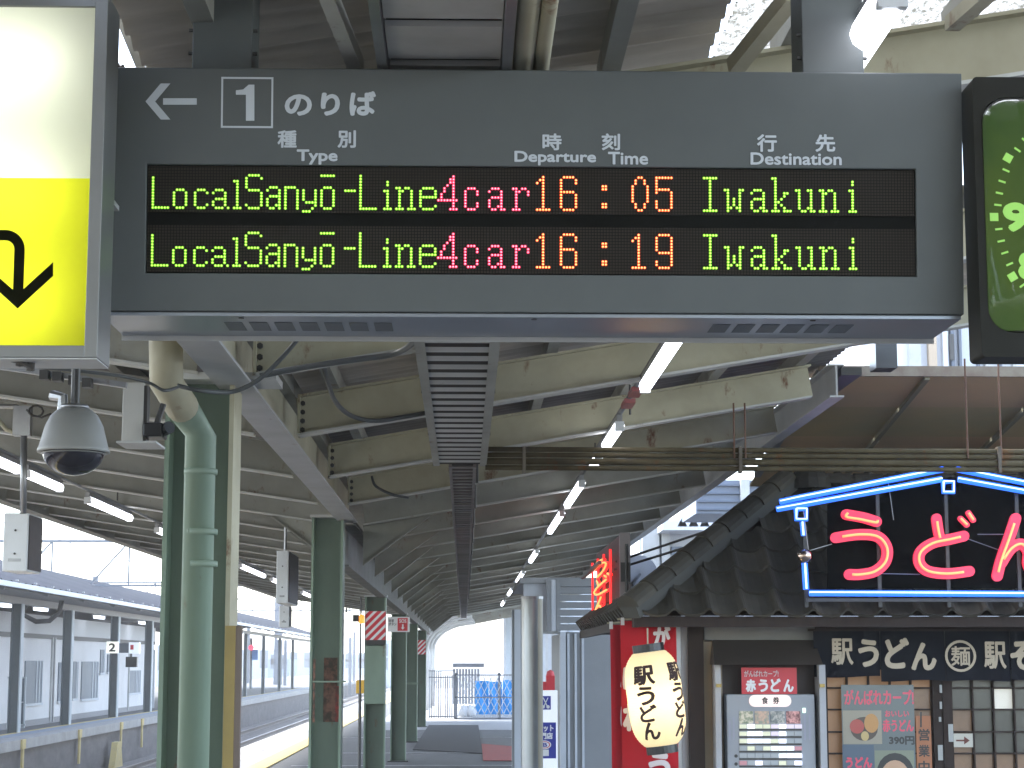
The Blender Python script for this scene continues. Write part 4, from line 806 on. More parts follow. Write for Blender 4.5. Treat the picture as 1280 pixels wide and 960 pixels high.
# ticket machine
YM = YW-.16; mp = front(YM); tk = root('ticket_machine', 'grey meal ticket vending machine under the dark hood', 'vending machine', (at(963, 900, Y=YM).x, YM+.05, 0))
a, b = at(908, 868, Y=YM), at(1018, 868, Y=YM)
MB().box(a.x, b.x, YM, YM+.14, 0, a.z).build('cabinet', sh_red, tk, bevel=.006)
pinkp = mat('pink_plate', (.80, .62, .58), rough=.4, emit=.22); r = mp.rect(936, 868.5, 989, 883.5)
mb = MB(); hh_ = (r[3]-r[1])/2; cz_ = (r[1]+r[3])/2
mb.prism([mp.pt(r[0]+hh_-hh_*math.cos(t)*1, cz_+hh_*math.sin(t), .001) for t in [math.pi/2-math.pi*k/10 for k in range(11)][::-1]]+[mp.pt(r[2]-hh_+hh_*math.cos(t), cz_+hh_*math.sin(t), .001) for t in [math.pi/2-math.pi*k/10 for k in range(11)]], mp.n*.004); mb.build('title_plate', pinkp, tk)
text('食', black, tk, mp, mp.rect(952, 871, 960, 880), n=.006, bold=.03); text('券', black, tk, mp, mp.rect(966, 871, 974, 880), n=.006, bold=.03)
phm = [mat('menu_photo_%s' % s_, c1, c2, 45, .5, emit=.12, soft=.1) for s_, c1, c2 in (('green', (.12, .16, .10), (.5, .45, .35)), ('cream', (.45, .30, .22), (.2, .22, .18)), ('grey', (.40, .38, .34), (.12, .14, .14)), ('red', (.55, .28, .26), (.12, .05, .05)))]
for i in range(4):
    r = mp.rect(924+19.6*i, 889, 941.5+19.6*i, 904.5); MB().plb(mp, r, .001, .004).build('menu_picture', phm[i], tk)
bcol = {'y': mat('button_cream', (.62, .62, .45), emit=.16), 'w': mat('button_lit', (.75, .80, 1), emit=.75), 'g': mat('button_grey', (.33, .35, .36), emit=.06), 'p': mat('button_lilac', (.6, .52, .62), emit=.2), 'r': mat('button_rose', (.5, .24, .26), emit=.08), 'B': mat('button_glare', (.85, .92, 1), emit=1.3)}
rows = ['ywyypwpp', 'ywwypwgg', 'ywBBywgg', 'gygyBBBr', 'gggggBww', 'rgwggygw', 'ggggpggg', 'gggygggg', 'gygggggg']
for j, rw in enumerate(rows):
    for i, ch in enumerate(rw):
        y = 905.5+9.15*j; r = mp.rect(924.3+9.85*i, y, 933.3+9.85*i, y+5); MB().plb(mp, r, .001, .008).build('button', bcol[ch], tk)
        if j < 9 and i == 0: r = mp.rect(924, y+5.6, 1002, y+7.8); MB().plb(mp, r, .001, .003).build('price_strip', dark, tk)
for yy_ in (945, 955): q = at(920, yy_, Y=YM); MB().lathe([(0, -.004), (.012, -.004), (.012, 0)], q, 10, (0, 1, 0)).build('knob', dark, tk)
r = mp.rect(1003, 885, 1007, 891); MB().plb(mp, r, .001, .005).build('indicator', mat('indicator_green', (.5, .8, .6), emit=.6), tk)
for x0 in (911, 916, 1005, 1011):
    r = mp.rect(x0, 893+(x0 % 3)*4, x0+2.2, 925); MB().plb(mp, r, .0008, .0016).build('notice_strip', mat('notice_print', (.30, .30, .36), rough=.6), tk)
rs = root('red_sign', 'red sign with white noodle lettering on top of the ticket machine', 'sign', at(961, 868, Y=YM)); MB().plb(mp, mp.rect(927, 834.5, 996, 867.5), -.01, .0).build('panel', mat('panel_red', (.45, .025, .035), rough=.45, emit=.04), rs)
for s_, r in (('赤', (932, 849, 945, 865)), ('う', (948, 849, 960, 865)), ('ど', (963, 848, 976, 865)), ('ん', (979, 849, 992, 865))): text(s_, whp, rs, mp, mp.rect(*r), bold=.05)
text('がんばれカープ!', pale, rs, mp, mp.rect(930, 838, 973, 846), bold=.02)
# poster on the door
YP = YW-.03; pp = front(YP); ps = root('menu_poster', 'glossy menu poster with pink lettering and a bowl photo on the lattice door', 'poster', at(1099, 1000, Y=YP))
prints = lambda n_, c: mat(n_, c, rough=.35, coat=.3)
MB().plb(pp, pp.rect(1053, 856, 1144, 1010), 0, .003).build('sheet', prints('poster_grey', (.10, .12, .12)), ps)
MB().plb(pp, pp.rect(1053.5, 888, 1102, 930), .0035, .0045).build('bowl_photo', prints('photo_beige', (.26, .23, .17)), ps)
MB().plb(pp, pp.rect(1053.5, 931, 1093, 1005), .0035, .0045).build('blue_field', prints('poster_blue', (.05, .08, .12)), ps)
MB().plb(pp, pp.rect(1094, 938, 1143, 1005), .0035, .0045).build('portrait_field', prints('poster_green', (.17, .19, .13)), ps)
def disc(pl, cx, cy, rx, ry, n_, m, par, nm_, th=.0008):
    a, b = pl.ab(cx, cy); r1_ = pl.ab(cx+rx, cy)[0]-a; r2_ = b-pl.ab(cx, cy+ry)[1]; MB().prism([pl.pt(a+r1_*math.cos(t), b+r2_*math.sin(t), n_) for t in [2*math.pi*k/20 for k in range(20)]], pl.n*th).build(nm_, m, par)
disc(pp, 1080, 911, 17, 15, .005, prints('bowl_dark', (.05, .03, .02)), ps, 'bowl'); disc(pp, 1071, 908, 9, 9, .006, prints('topping_red', (.35, .04, .03)), ps, 'topping'); disc(pp, 1089, 904, 9, 12, .0062, prints('topping_orange', (.42, .20, .05)), ps, 'topping'); disc(pp, 1081, 920, 5, 6, .0065, prints('topping_yellow', (.45, .32, .12)), ps, 'topping')
disc(pp, 1119, 966, 23, 25, .005, black, ps, 'hair'); disc(pp, 1119, 972, 18, 22, .006, prints('printed_skin', (.45, .27, .16)), ps, 'face')
pk = prints('poster_pink', (.62, .05, .10)); text('がんばれカープ!', pk, ps, pp, pp.rect(1055, 862, 1142, 881), n=.004, bold=.025); text('おいしい', pk, ps, pp, pp.rect(1106, 888, 1136, 896), n=.004, bold=.03)
text('赤うどん', pk, ps, pp, pp.rect(1103, 899, 1142, 915), n=.004, bold=.03); text('390円', black, ps, pp, pp.rect(1111, 920, 1143, 931), n=.004, bold=.05); text('うどん', pk, ps, pp, pp.rect(1057, 946, 1090, 960), n=.006, bold=.05)
ob = root('open_sign', 'narrow orange sign strip with dark vertical lettering beside the poster', 'sign', at(1155, 1000, Y=YP)); MB().plb(pp, pp.rect(1146, 895, 1165, 1010), 0, .003).build('sheet', mat('orange_paper', (.32, .13, .06), (.26, .10, .04), 6, .6, emit=.04), ob)
for s_, y in (('営', 911), ('業', 931), ('中', 951)): text(s_, black, ob, pp, pp.rect(1148, y, 1162, y+15), n=.004, bold=.025)
mb = MB(); c = lambda x, y: pp.pt(*pp.ab(x, y), .004); mb.prism([c(1152, 909), c(1150, 909), c(1150, 890), c(1152, 890)], pp.n*.001); mb.build('hanger_string', black, ob)
ar = root('arrow_notice', 'small paper notice with a black arrow pointing right on the sliding door', 'sign', at(1203, 935, Y=YP)); MB().plb(pp, pp.rect(1192, 917, 1216, 934), 0, .003).build('sheet', mat('notice_paper', (.42, .40, .34), rough=.7, emit=.03), ar)
mb = MB(); mb.prism([c(1195, 924.6), c(1195, 926.6), c(1206, 926.6), c(1206, 924.6)], pp.n*.001).prism([c(1205, 920.5), c(1205, 930.5), c(1212, 925.6)], pp.n*.001); mb.build('arrow', mat('arrow_ink', (.12, .03, .02)), ar)
# ---- neon roof outline sign
YNE = 13.05; ne = root('neon_sign', 'house shaped blue neon outline with red glowing noodle characters on the stall roof', 'neon sign', at(1182, 745, Y=YNE)); np_ = front(YNE)
blue = mat('neon_blue_glow', (.03, .16, 1.0), emit=1.7); bwhite = mat('neon_blue_core', (.70, .90, 1.0), emit=1.6)
def neon(pts, nm_='blue_tube', r=.0105, g=blue, co=bwhite, yo=0):
    P_ = [at(x, y, Y=YNE+yo) for x, y in pts]
    MB().tube(P_, r*.80, 8).build(nm_, co, ne, smooth=True)
    MB().tube([p+Vector((0, .013, -.004)) for p in P_], r*2.0, 8).build('halo_tube', g, ne, smooth=True)  # wider blue tube stands in for the halo round the core
mir = lambda pts: [(2*1188-x, y) for x, y in pts]
for P_ in ([(975, 626.5), (1000, 621), (1180, 585.5)], [(971, 635.5), (1178, 598)]): neon(P_); neon(mir(P_))
sq = lambda cx, cy, w_: [(cx-w_, cy-w_), (cx+w_, cy-w_), (cx+w_, cy+w_), (cx-w_, cy+w_), (cx-w_, cy-w_)]
neon(sq(1186, 608, 6.5), r=.008); neon(sq(1002, 642, 6.5), r=.008); neon(mir(sq(1002, 642, 6.5)), r=.008)
neon([(1003, 652), (1004.5, 669)], r=.008); neon([(1006, 702), (1008, 736)]); neon(mir([(1003, 652), (1004.5, 669)]), r=.008); neon(mir([(1006, 702), (1008, 736)]))
neon([(1012, 740.5), (1364, 742)])
q = at(1006, 695, Y=YNE-.02); MB().lathe([(0, -.05), (.03, -.045), (.052, -.015), (.052, .015), (.035, .04), (0, .05)], q, 16).build('chrome_ball', mat('chrome_cap', (.55, .42, .34), rough=.15, metal=1), ne, smooth=True)
nredc = mat('neon_red_core', (1.0, .33, .12), emit=1.5); nred = mat('neon_channel_glow', (.85, .035, .085), rough=.5, emit=.31)  # channel emits too, standing in for tube light on its red paint
def arcp(cx, cy, rx, ry, a0, a1, n_=10): return [(cx+rx*math.cos(R(a0+(a1-a0)*k/n_)), cy+ry*math.sin(R(a0+(a1-a0)*k/n_))) for k in range(n_+1)]
def smooth(pts, n_=6):
    o = []
    for i in range(len(pts)-1):
        p0 = pts[max(i-1, 0)]; p1 = pts[i]; p2 = pts[i+1]; p3 = pts[min(i+2, len(pts)-1)]
        for k in range(n_):
            t = k/n_; o.append(tuple(.5*((2*p1[j])+(p2[j]-p0[j])*t+(2*p0[j]-5*p1[j]+4*p2[j]-p3[j])*t*t+(3*p1[j]-p0[j]-3*p2[j]+p3[j])*t**3) for j in (0, 1)))
    return o+[pts[-1]]
def stroke(pts, width, core=None):
    pts = smooth(pts); w_ = width/2; K = len(pts); Lp, Rp = [], []
    for i, p in enumerate(pts):
        a = pts[max(i-1, 0)]; b = pts[min(i+1, K-1)]; dx, dy = b[0]-a[0], b[1]-a[1]; l = math.hypot(dx, dy) or 1
        Lp.append((p[0]-dy/l*w_, p[1]+dx/l*w_)); Rp.append((p[0]+dy/l*w_, p[1]-dx/l*w_))
    mb = MB(); yo = random.uniform(.0, .003)
    for i in range(K-1): mb.prism([at(*Lp[i], Y=YNE+.03+yo), at(*Lp[i+1], Y=YNE+.03+yo), at(*Rp[i+1], Y=YNE+.03+yo), at(*Rp[i], Y=YNE+.03+yo)], (0, .03, 0))
    for e in (0, K-1): mb.prism([at(pts[e][0]+w_*math.cos(t), pts[e][1]+w_*math.sin(t), Y=YNE+.0315+yo) for t in [2*math.pi*k/14 for k in range(14)]], (0, .027, 0))
    mb.build('letter_channel', nred, ne)
    cp = smooth(core) if core else pts[2:-2]
    MB().tube([at(x, y, Y=YNE+.005) for x, y in cp], .0085, 8).build('red_tube', nredc, ne, smooth=True)
stroke([(1058, 643), (1080, 647), (1096, 652)], 13, [(1060, 641), (1058, 646), (1075, 649), (1095, 653), (1097, 650)])
stroke([(1045, 672), (1075, 668), (1098, 671), (1109, 685), (1107, 702), (1094, 714), (1076, 718), (1062, 718)], 13.5)
stroke([(1171, 648), (1173, 662), (1176, 676)], 12.5); stroke([(1205, 670), (1188, 674), (1166, 679), (1151, 690), (1150, 704), (1161, 714), (1185, 717), (1212, 714)], 13.5)
for P_ in ([(1201, 648), (1209, 656)], [(1211, 641), (1217, 650)]): stroke(P_, 6.5, P_)
stroke([(1270, 648), (1262, 672), (1252, 700), (1247, 720)], 13.5); stroke([(1252, 704), (1264, 686), (1277, 680), (1286, 690), (1286, 706), (1296, 719), (1310, 710), (1318, 695)], 13.5)
for a, b in (((1117, 650), (1110, 600)), ((1222, 668), (1260, 668)), ((1205, 672), (1250, 688)), ((1100, 717), (1150, 718)), ((1004, 636), (1012, 700)), ((1040, 680), (1006, 690))): MB().tube([at(*a, Y=YNE+.07), at(*b, Y=YNE+.07)], .003, 5).build('support_wire', galv, ne)
for x in (1008, 1100, 1186, 1275, 1364): p = at(x, 748, Y=YNE+.08); MB().box(p.x-.012, p.x+.012, YNE+.07, YNE+.09, p.z-.06, p.z+(.72 if x != 1008 else .5)).build('sign_post', dark, ne)
p0, p1 = at(1008, 750, Y=YNE+.06), at(1364, 750, Y=YNE+.06); MB().box(p0.x, p1.x, YNE+.055, YNE+.068, p0.z-.012, p0.z+.012).build('sign_rail', dark, ne)
MB().prism([at(1035, 735, Y=YNE+.1), at(1340, 735, Y=YNE+.1), at(1340, 622, Y=YNE+.1), at(1188, 596, Y=YNE+.1), at(1035, 625, Y=YNE+.1)], (0, .03, 0)).build('dark_backing', mat('black_backing', (.003, .003, .003), rough=.9, spec=.0), ne)  # black sheet put in for the dark space behind the letters
# ---- vertical neon sign seen edge on
vs_r = root('vertical_neon_sign', 'upright sign with glowing red neon characters seen edge on above the eaves corner', 'neon sign', at(765, 770, Y=16.5)); VX = 1.30
z0, z1 = at(760, 768, X=VX).z, at(768, 692, X=VX).z; ya, yb = at(775, 730, X=VX).y, at(746, 730, X=VX).y
MB().box(VX, VX+.065, ya, yb, z0-.03, z1+.12).build('panel', mat('edge_sign_dark', (.05, .02, .02), rough=.6), vs_r)
MB().box(VX-.005, VX+.085, ya-.05, ya-.01, z0-.05, z1+.14).build('edge_plate', mat('edge_sign_grey', (.30, .26, .25), (.26, .23, .22), 4, .5), vs_r)
vp = Pl((VX, yb, 0), (0, -1, 0), (0, 0, 1)); nrh = mat('neon_red_hot', (1.0, .03, .03), emit=1.5); nrh2 = mat('neon_red_hot_core', (1.0, .40, .12), emit=1.6)
W_ = yb-ya; cz0 = z0; chh = (z1-z0)/3
STR = {'う': [[(.35, .95), (.65, .88)], [(.2, .62), (.6, .7), (.8, .5), (.65, .2), (.35, .05)]], 'ど': [[(.35, .95), (.42, .62)], [(.8, .7), (.4, .55), (.2, .3), (.4, .08), (.82, .1)], [(.72, .98), (.8, .85)], [(.86, 1.0), (.94, .88)]], 'ん': [[(.55, .95), (.35, .5), (.15, .05)], [(.22, .25), (.45, .5), (.55, .3), (.65, .08), (.9, .3)]]}
for k, ch in enumerate('うどん'):
    for st_ in STR[ch]:
        P_ = [vp.pt(W_*(.04+.92*u), z1-chh*(k+1)+chh*(.05+.9*v), .05) for u, v in smooth(st_, 4)]
        MB().tube(P_, .013, 8).build('red_tube', nrh, vs_r, smooth=True); MB().tube([p+vp.n*.02 for p in P_], .009, 6).build('tube_core', nrh2, vs_r, smooth=True)
for k in range(4): MB().tube([vp.pt(W_*(.1+.27*k), z0-.02, .06), vp.pt(W_*(.1+.27*k), z1+.02, .06)], .012, 6).build('red_tube', nrh, vs_r)
MB().box(VX+.03, VX+.08, ya+1, ya+1.1, EZ, z0).build('post', dark, vs_r)
MB().bar(at(728, 722, Y=17.5), at(750, 703, Y=16.6), .03, .03).build('stay', galv, vs_r)
jb = root('meter_box', 'dark box on a thin bent pole beside the vertical neon sign', 'equipment box', at(781, 728, Y=16)); MB().plb(front(16), front(16).rect(776, 703, 788, 727), -.1, 0).build('case', dark, jb); MB().tube([at(783, 680, Y=16), at(783, 740, Y=16)], .012).build('pole', dark, jb)
sd_ = root('satellite_dish', 'pale round satellite dish behind the stall roof', 'satellite dish', at(798, 735, Y=19)); q = at(800, 718, Y=19)
MB().lathe([(0, .06), (.08, .05), (.15, .02), (.19, -.02), (.185, -.03), (0, .04)], q, 24, (-.3, .9, -.2)).build('reflector', mat('dish_white', (.62, .63, .66), rough=.4), sd_, smooth=True); MB().tube([q, q+Vector((-.1, -.3, -.12))], .012).build('feed_arm', galv, sd_); MB().tube([q+Vector((0, .1, 0)), q+Vector((0, .12, -.6))], .025).build('mast', galv, sd_)
for k, (a, b) in enumerate((((770, 702), (925, 650)), ((768, 712), (935, 660)))): tag(MB().tube([at(*a, Y=16.4), at(*b, Y=15.6)], .011, 6).build('overhead_cable', dark), ['upper', 'lower'][k]+' of two black cables crossing above the stall hip roof', 'cable')
# ---- brown sloping canopy behind the pipe bundle
bc = root('lean_to_canopy', 'brown sheet canopy sloping down behind the rusty pipe bundle', 'canopy', (4, 13.5, 3))
T0 = at(1027, 467, X=2.42); B0 = at(948, 590, X=2.42); XE = 6.2
brn = mat('stained_brown_sheet', (.60, .38, .20), (.38, .30, .17), 1.1, .5, rust=.15, bump=.1, st=(.8, .8, .8)); brn2 = mat('olive_brown_sheet', (.52, .36, .16), (.32, .29, .16), 1.3, .5, rust=.1, st=(.8, .8, .8))
for k in range(4):
    f0_, f1_ = k/3.4, min((k+1)/3.4, 1.2)-.012
    y0_, z0_ = T0.y+(B0.y-T0.y)*f0_, T0.z+(B0.z-T0.z)*f0_; y1_, z1_ = T0.y+(B0.y-T0.y)*f1_, T0.z+(B0.z-T0.z)*f1_
    MB().hexa([(2.42, y0_, z0_), (XE, y0_, z0_), (XE, y1_, z1_-.01), (2.42, y1_, z1_-.01), (2.42, y0_, z0_+.02), (XE, y0_, z0_+.02), (XE, y1_, z1_+.01), (2.42, y1_, z1_+.01)]).build('sheet_panel', brn if k % 2 == 0 else brn2, bc)
MB().box(2.40, XE, T0.y-.03, T0.y, T0.z-.02, T0.z+.05).build('edge_beam', mat('rust_edge', (.12, .075, .05), (.2, .17, .12), 9, .7), bc)
MB().bar((2.41, T0.y, T0.z), (2.41, B0.y, B0.z-.02), .05, .05).build('edge_pipe', galv, bc)
for x in (T0.x+.72, T0.x+1.62, T0.x+2.5): MB().bar((x, T0.y, T0.z-.025), (x, B0.y, B0.z-.035), .035, .03).build('rib', mat('rib_olive', (.20, .18, .12), rough=.6), bc)
q = at(1100, 440, Y=12.4); MB().box(q.x-.05, q.x+.09, 12.3, 12.5, q.z-.12, q.z+.18).build('end_box', black, bc)
# ================================================================== BEYOND THE STALL
YPi = 20.0; q0, q1 = at(652, 745, Y=YPi), at(679, 745, Y=YPi)
gp = root('metal_pillar', 'rounded silver and tan clad metal pillar standing on the platform', 'pillar', ((q0.x+q1.x)/2, YPi+.12, 0)); cxp = (q0.x+q1.x)/2; rp = (q1.x-q0.x)/2
for a0, a1, m_, n_ in ((100, 300, mat('silver_cladding', (.34, .36, .38), (.28, .30, .31), 3, .3, .5), 'silver_cladding'), (-60, 100, mat('tan_cladding', (.27, .24, .16), (.22, .19, .13), 3, .4), 'tan_cladding')):
    mb = MB(); mb.grid(lambda u, v: (cxp+rp*math.cos(R(a0+(a1-a0)*u)), YPi+.12+rp*math.sin(R(a0+(a1-a0)*u)), q0.z*v), 14, 1); mb.build(n_, m_, gp, smooth=True)
MB().lathe([(0, q0.z+.004), (rp+.006, q0.z), (rp+.006, q0.z-.03)], (cxp, YPi+.12, 0), 20).build('cap', galv, gp)
YK = 25.0; kf = front(YK); ks = root('grey_kiosk', 'grey clad kiosk building with ribbed siding behind the metal pillar', 'building', (at(700, 800, Y=YK).x, YK+3, 0))
kc = mat('kiosk_grey', (.24, .25, .26), (.19, .20, .21), 2, .5); kl = mat('kiosk_light', (.46, .49, .53), (.40, .43, .47), 3, .45)
def kb(x0, y0, x1, y1, nm_, m, n0=0, n1=.03): r = kf.rect(x0, y0, x1, y1); return MB().plb(kf, r, n0, n1).build(nm_, m, ks)
for j in range(7): kb(700, 725+9.2*j, 752, 725+9.2*(j+1)-1.2, 'siding_board', kc, n1=.03+.01*(j % 2))
for j in range(3): kb(683+6*j, 725, 688.4+6*j, 789, 'siding_rib', kl if j == 1 else kc, n1=.05)
a = kf.ab(643, 800)[0]; b_ = kf.ab(651, 800)[0]; zt_ = kf.ab(643, 762)[1]
MB().box(a, b_, YK, YK+.25, 0, zt_).build('corner_post', kl, ks); MB().box(a-.03, a, YK+.02, YK+.2, 0, zt_).build('corner_post', kc, ks); MB().box(b_, b_+.06, YK+.03, YK+.2, 0, zt_).build('corner_post', kc, ks)
c1, c2 = kf.ab(700, 800)[0], kf.ab(707, 800)[0]; MB().box(c1, c2, YK-.05, YK+.2, 0, kf.ab(700, 790)[1]).build('door_post', kl, ks)
MB().box(c2, 2.4, YK, YK+4, 0, kf.ab(700, 790)[1]).build('side_wall', kc, ks)
MB().box(kf.ab(679, 800)[0]-.3, 2.6, YK, YK+4, kf.ab(700, 730)[1]+.01, kf.ab(700, 722)[1]).build('roof_slab', kc, ks)
MB().box(kf.ab(679, 800)[0]-.25, kf.ab(700, 800)[0], YK+.05, YK+.4, kf.ab(700, 790)[1]-.02, kf.ab(700, 725)[1]).build('lintel', kl, ks)
for k in range(3): x = kf.ab(709+9*k, 820)[0]; MB().box(x, x+.03, YK-.03, YK, 0, kf.ab(700, 792)[1]).build('wall_rib', kl, ks)
wp = at(697, 790, Y=24.8)
# barber sign
YBs = 21.5; bsn = front(YBs); br = root('barber_sign', 'upright white and blue barber sign with a scissors mark beside the metal pillar', 'sign', at(680, 1010, Y=YBs))
navy = mat('sign_navy', (.022, .030, .22), rough=.4, emit=.12); swh = mat('sign_glow_white', (.62, .66, .72), rough=.4, emit=.25)
r = bsn.rect(664, 863, 697, 1010); MB().plb(bsn, r, -.12, 0).build('case', swh, br, bevel=.005)
MB().plb(bsn, bsn.rect(665, 903, 695, 948), .001, .003).build('blue_field', navy, br); MB().plb(bsn, bsn.rect(670, 870, 688.5, 887), .001, .003).build('blue_square', navy, br)
mb = MB(); g_ = lambda x, y: bsn.pt(*bsn.ab(x, y), .004)
for s_ in (-1, 1):
    c_ = (682+s_*3, 883.5); mb.prism([g_(c_[0]+2.2*math.cos(t), c_[1]+2.2*math.sin(t)) for t in [2*math.pi*k/12 for k in range(12)]], bsn.n*.001)
    mb.prism([g_(682+s_*2.4, 882), g_(682+s_*1.2, 882.5), g_(682-s_*3.6, 872), g_(682-s_*2.4, 872)], bsn.n*.0014)
mb.build('scissors_mark', whp, br)
text('カット', whp, br, bsn, bsn.rect(672, 906, 692, 914.5), n=.004, bold=.05); text('専門店', whp, br, bsn, bsn.rect(668, 915.5, 691, 924), n=.004, bold=.05)
disc(bsn, 681, 931, 8, 5.5, .004, whp, br, 'round_logo'); disc(bsn, 681, 931, 6.6, 4.4, .0052, redm, br, 'round_logo'); disc(bsn, 681, 931, 5.4, 3.6, .0063, whp, br, 'round_logo'); text('B', navy, br, bsn, bsn.rect(678.5, 928.6, 684, 933.6), n=.0075, bold=.05)
MB().plb(bsn, bsn.rect(676, 937, 686, 945), .003, .005).build('white_mark', whp, br)
re_ = root('red_cabinet', 'red fire equipment standing behind the barber sign', 'fire equipment', at(687, 862, Y=23)); q = at(688, 850, Y=23)
MB().box(q.x-.05, q.x+.05, 22.95, 23.1, 0, q.z+.05).build('body', redm, re_); MB().box(q.x-.09, q.x-.05, 22.97, 23.07, 0, q.z-.02).build('side_unit', redm, re_); MB().lathe([(.05, 0), (.04, .05), (0, .07)], (q.x, 23.02, q.z+.05), 12).build('cap', redm, re_)
# dark mat, red patch
structure(MB().prism([at(466+4*0+50, 937, Z=.012), at(603, 942, Z=.012), at(598, 906.5, Z=.012), at(536, 906.5, Z=.012)], (0, 0, .006)), 'dark_mat', mat('rubber_mat', (.020, .019, .022), (.03, .028, .03), 6, .8))
structure(MB().prism([at(604, 951, Z=.012), at(650, 951, Z=.012), at(650, 934, Z=.012), at(602, 930, Z=.012)], (0, 0, .006)), 'red_paving', mat('red_paving_paint', (.36, .06, .05), (.22, .06, .055), 5, .7))
structure(MB().box(-2.2, 3, 45, 118, .004, .009), 'pale_paving', mat('pale_far_paving', (.38, .38, .38), (.3, .3, .3), 2, .8))
# ---- far end: gate, fence, tarpaulin, arches, far canopy
YG = 53.5; gf = front(YG); gt = root('lattice_gate', 'folding lattice gate across the far end of the platform', 'gate', at(606, 898, Y=YG)); gm = mat('gate_grey', (.22, .23, .26), (.17, .18, .2), 3, .5); gw = mat('gate_pale', (.55, .58, .62), rough=.45)
for x in (570, 624): a = gf.ab(x, 870)[0]; MB().box(a-.04, a+.04, YG-.04, YG+.04, 0, gf.ab(x, 841)[1]).build('gate_post', gm, gt)
for y in (843, 871, 897): r = gf.rect(568, y, 650, y+1.6); MB().plb(gf, r, 0, .04).build('rail', gm, gt)
for k in range(10):
    x = 571+8*k
    for a, b in (((x, 844), (x+13, 870)), ((x+13, 844), (x, 870)), ((x, 872), (x+13, 897)), ((x+13, 872), (x, 897))): MB().bar(at(*a, Y=YG-.03), at(*b, Y=YG-.03), .02, .035, up=(0, 1, 0)).build('lattice_strip', gw, gt)
fc = root('grey_fence', 'grey upright bar fence left of the lattice gate', 'fence', at(555, 900, Y=51)); ff = front(51)
for k in range(12): a = ff.ab(537+2.8*k, 870)[0]; MB().box(a-.012, a+.012, 51, 51.03, .1, ff.ab(550, 838 if k < 6 else 844)[1]).build('bar', gm if k % 3 else gw, fc)
for y in (838, 846, 895): MB().plb(ff, ff.rect(536, y, 569, y+1.2), 0, .03).build('rail', gm, fc)
tp_ = root('blue_tarpaulin', 'bright blue tarpaulin sheets stretched behind the lattice gate', 'tarpaulin', at(618, 890, Y=57)); tf = front(57); bl = mat('tarp_blue', (.02, .30, .72), (.015, .24, .62), 3, .5)
for x0, x1, y0 in ((594, 611, 851), (611.4, 628, 852), (628.4, 650, 850)): r = tf.rect(x0, y0, x1, 893); a0, b0, a1, b1_ = r; MB().grid(lambda u, v: (a0+(a1-a0)*u, 57+.06*math.sin(u*8+v*5), b0+(b1_-b0)*v), 10, 8).build('sheet', bl, tp_, smooth=True)
MB().box(tf.ab(594, 870)[0], tf.ab(650, 870)[0], 57.05, 57.1, tf.ab(600, 872)[1], tf.ab(600, 870)[1]).build('rope_rail', gm, tp_)
for x, lab in ((580, 'left'), (588, 'right')): q = at(x, 892, Y=56); tag(MB().lathe([(0, 0), (.16, .03), (.19, .16), (.12, .3), (0, .34)], (q.x, 56, 0), 12).build('white_sack', mat('sack_white', (.6, .62, .64), (.5, .5, .52), 5, .8), smooth=True), lab+' of two pale sacks lying behind the lattice gate', 'sack')
sh = root('grey_shed', 'grey slatted shed behind the gate under the bright sky', 'shed', at(583, 880, Y=60)); sf = front(60)
for k in range(9): MB().plb(sf, sf.rect(566+3.8*k, 836, 569+3.8*k, 880), 0, .1).build('slat', mat('shed_slat', (.30, .30, .32), rough=.6), sh)
MB().plb(sf, sf.rect(566, 829, 605, 834), -1, .3).build('roof', gm, sh)
# white arch ribs of the footbridge shelter
arr = root('arched_shelter', 'pale arched ribs of the shelter at the far end of the canopy', 'shelter', (-1.2, 58, 0)); am = mat('arch_white', (.62, .63, .62), (.5, .5, .5), 3, .45)
for i in range(6):
    y = 53.6+3.2*i; P_ = [(-1.35+.05*i, y, 0), (-1.35+.05*i, y, 2.0)]+[(-1.35+.05*i+1.5*(1-math.cos(t)), y, 2.0+.95*math.sin(t)) for t in [k*math.pi/2/8 for k in range(1, 9)]]
    MB().tube(P_, .07, 6).build('arch_rib', am, arr, smooth=True)
    if i < 5: MB().grid(lambda u, v: (-1.38+.05*i+1.5*(1-math.cos(u*1.5)), y+3.2*v, 2.04+.95*math.sin(u*1.5)), 6, 1).build('arch_panel', mat('arch_panel', (.42, .43, .42), (.3, .3, .3), 2, .6), arr)
fcn = root('far_canopy', 'pale corrugated canopy roof beyond the end of the near canopy', 'canopy', (1.5, 62, 3))
for i in range(6): MB().hexa([(-.2, 56+3*i, 2.98), (3.5, 56+3*i, 3.7), (3.5, 58.9+3*i, 3.7), (-.2, 58.9+3*i, 2.98), (-.2, 56+3*i, 3.02), (3.5, 56+3*i, 3.74), (3.5, 58.9+3*i, 3.74), (-.2, 58.9+3*i, 3.02)]).build('roof_panel', am, fcn)
for i in range(4): MB().bar((-.2, 56.5+5*i, 2.9), (3.5, 56.5+5*i, 3.6), .08, .12).build('rafter', creamd, fcn)
for i in range(3): MB().box(2.9, 3.0, 57+6*i, 57.1+6*i, 0, 3.55).build('post', am, fcn)
wb = root('pale_building', 'pale ribbed wall of a building beyond the blue tarpaulin', 'building', (4, 75, 0)); wm = mat('far_wall_pale', (.62, .64, .66), (.54, .56, .58), 1.5, .7)
MB().box(1.5, 9, 74, 80, 0, 4.2).build('wall', wm, wb)
for k in range(12): MB().box(1.6+.6*k, 1.75+.6*k, 73.9, 74, 0, 4.2).build('wall_rib', mat('far_rib', (.45, .5, .54), rough=.6), wb)
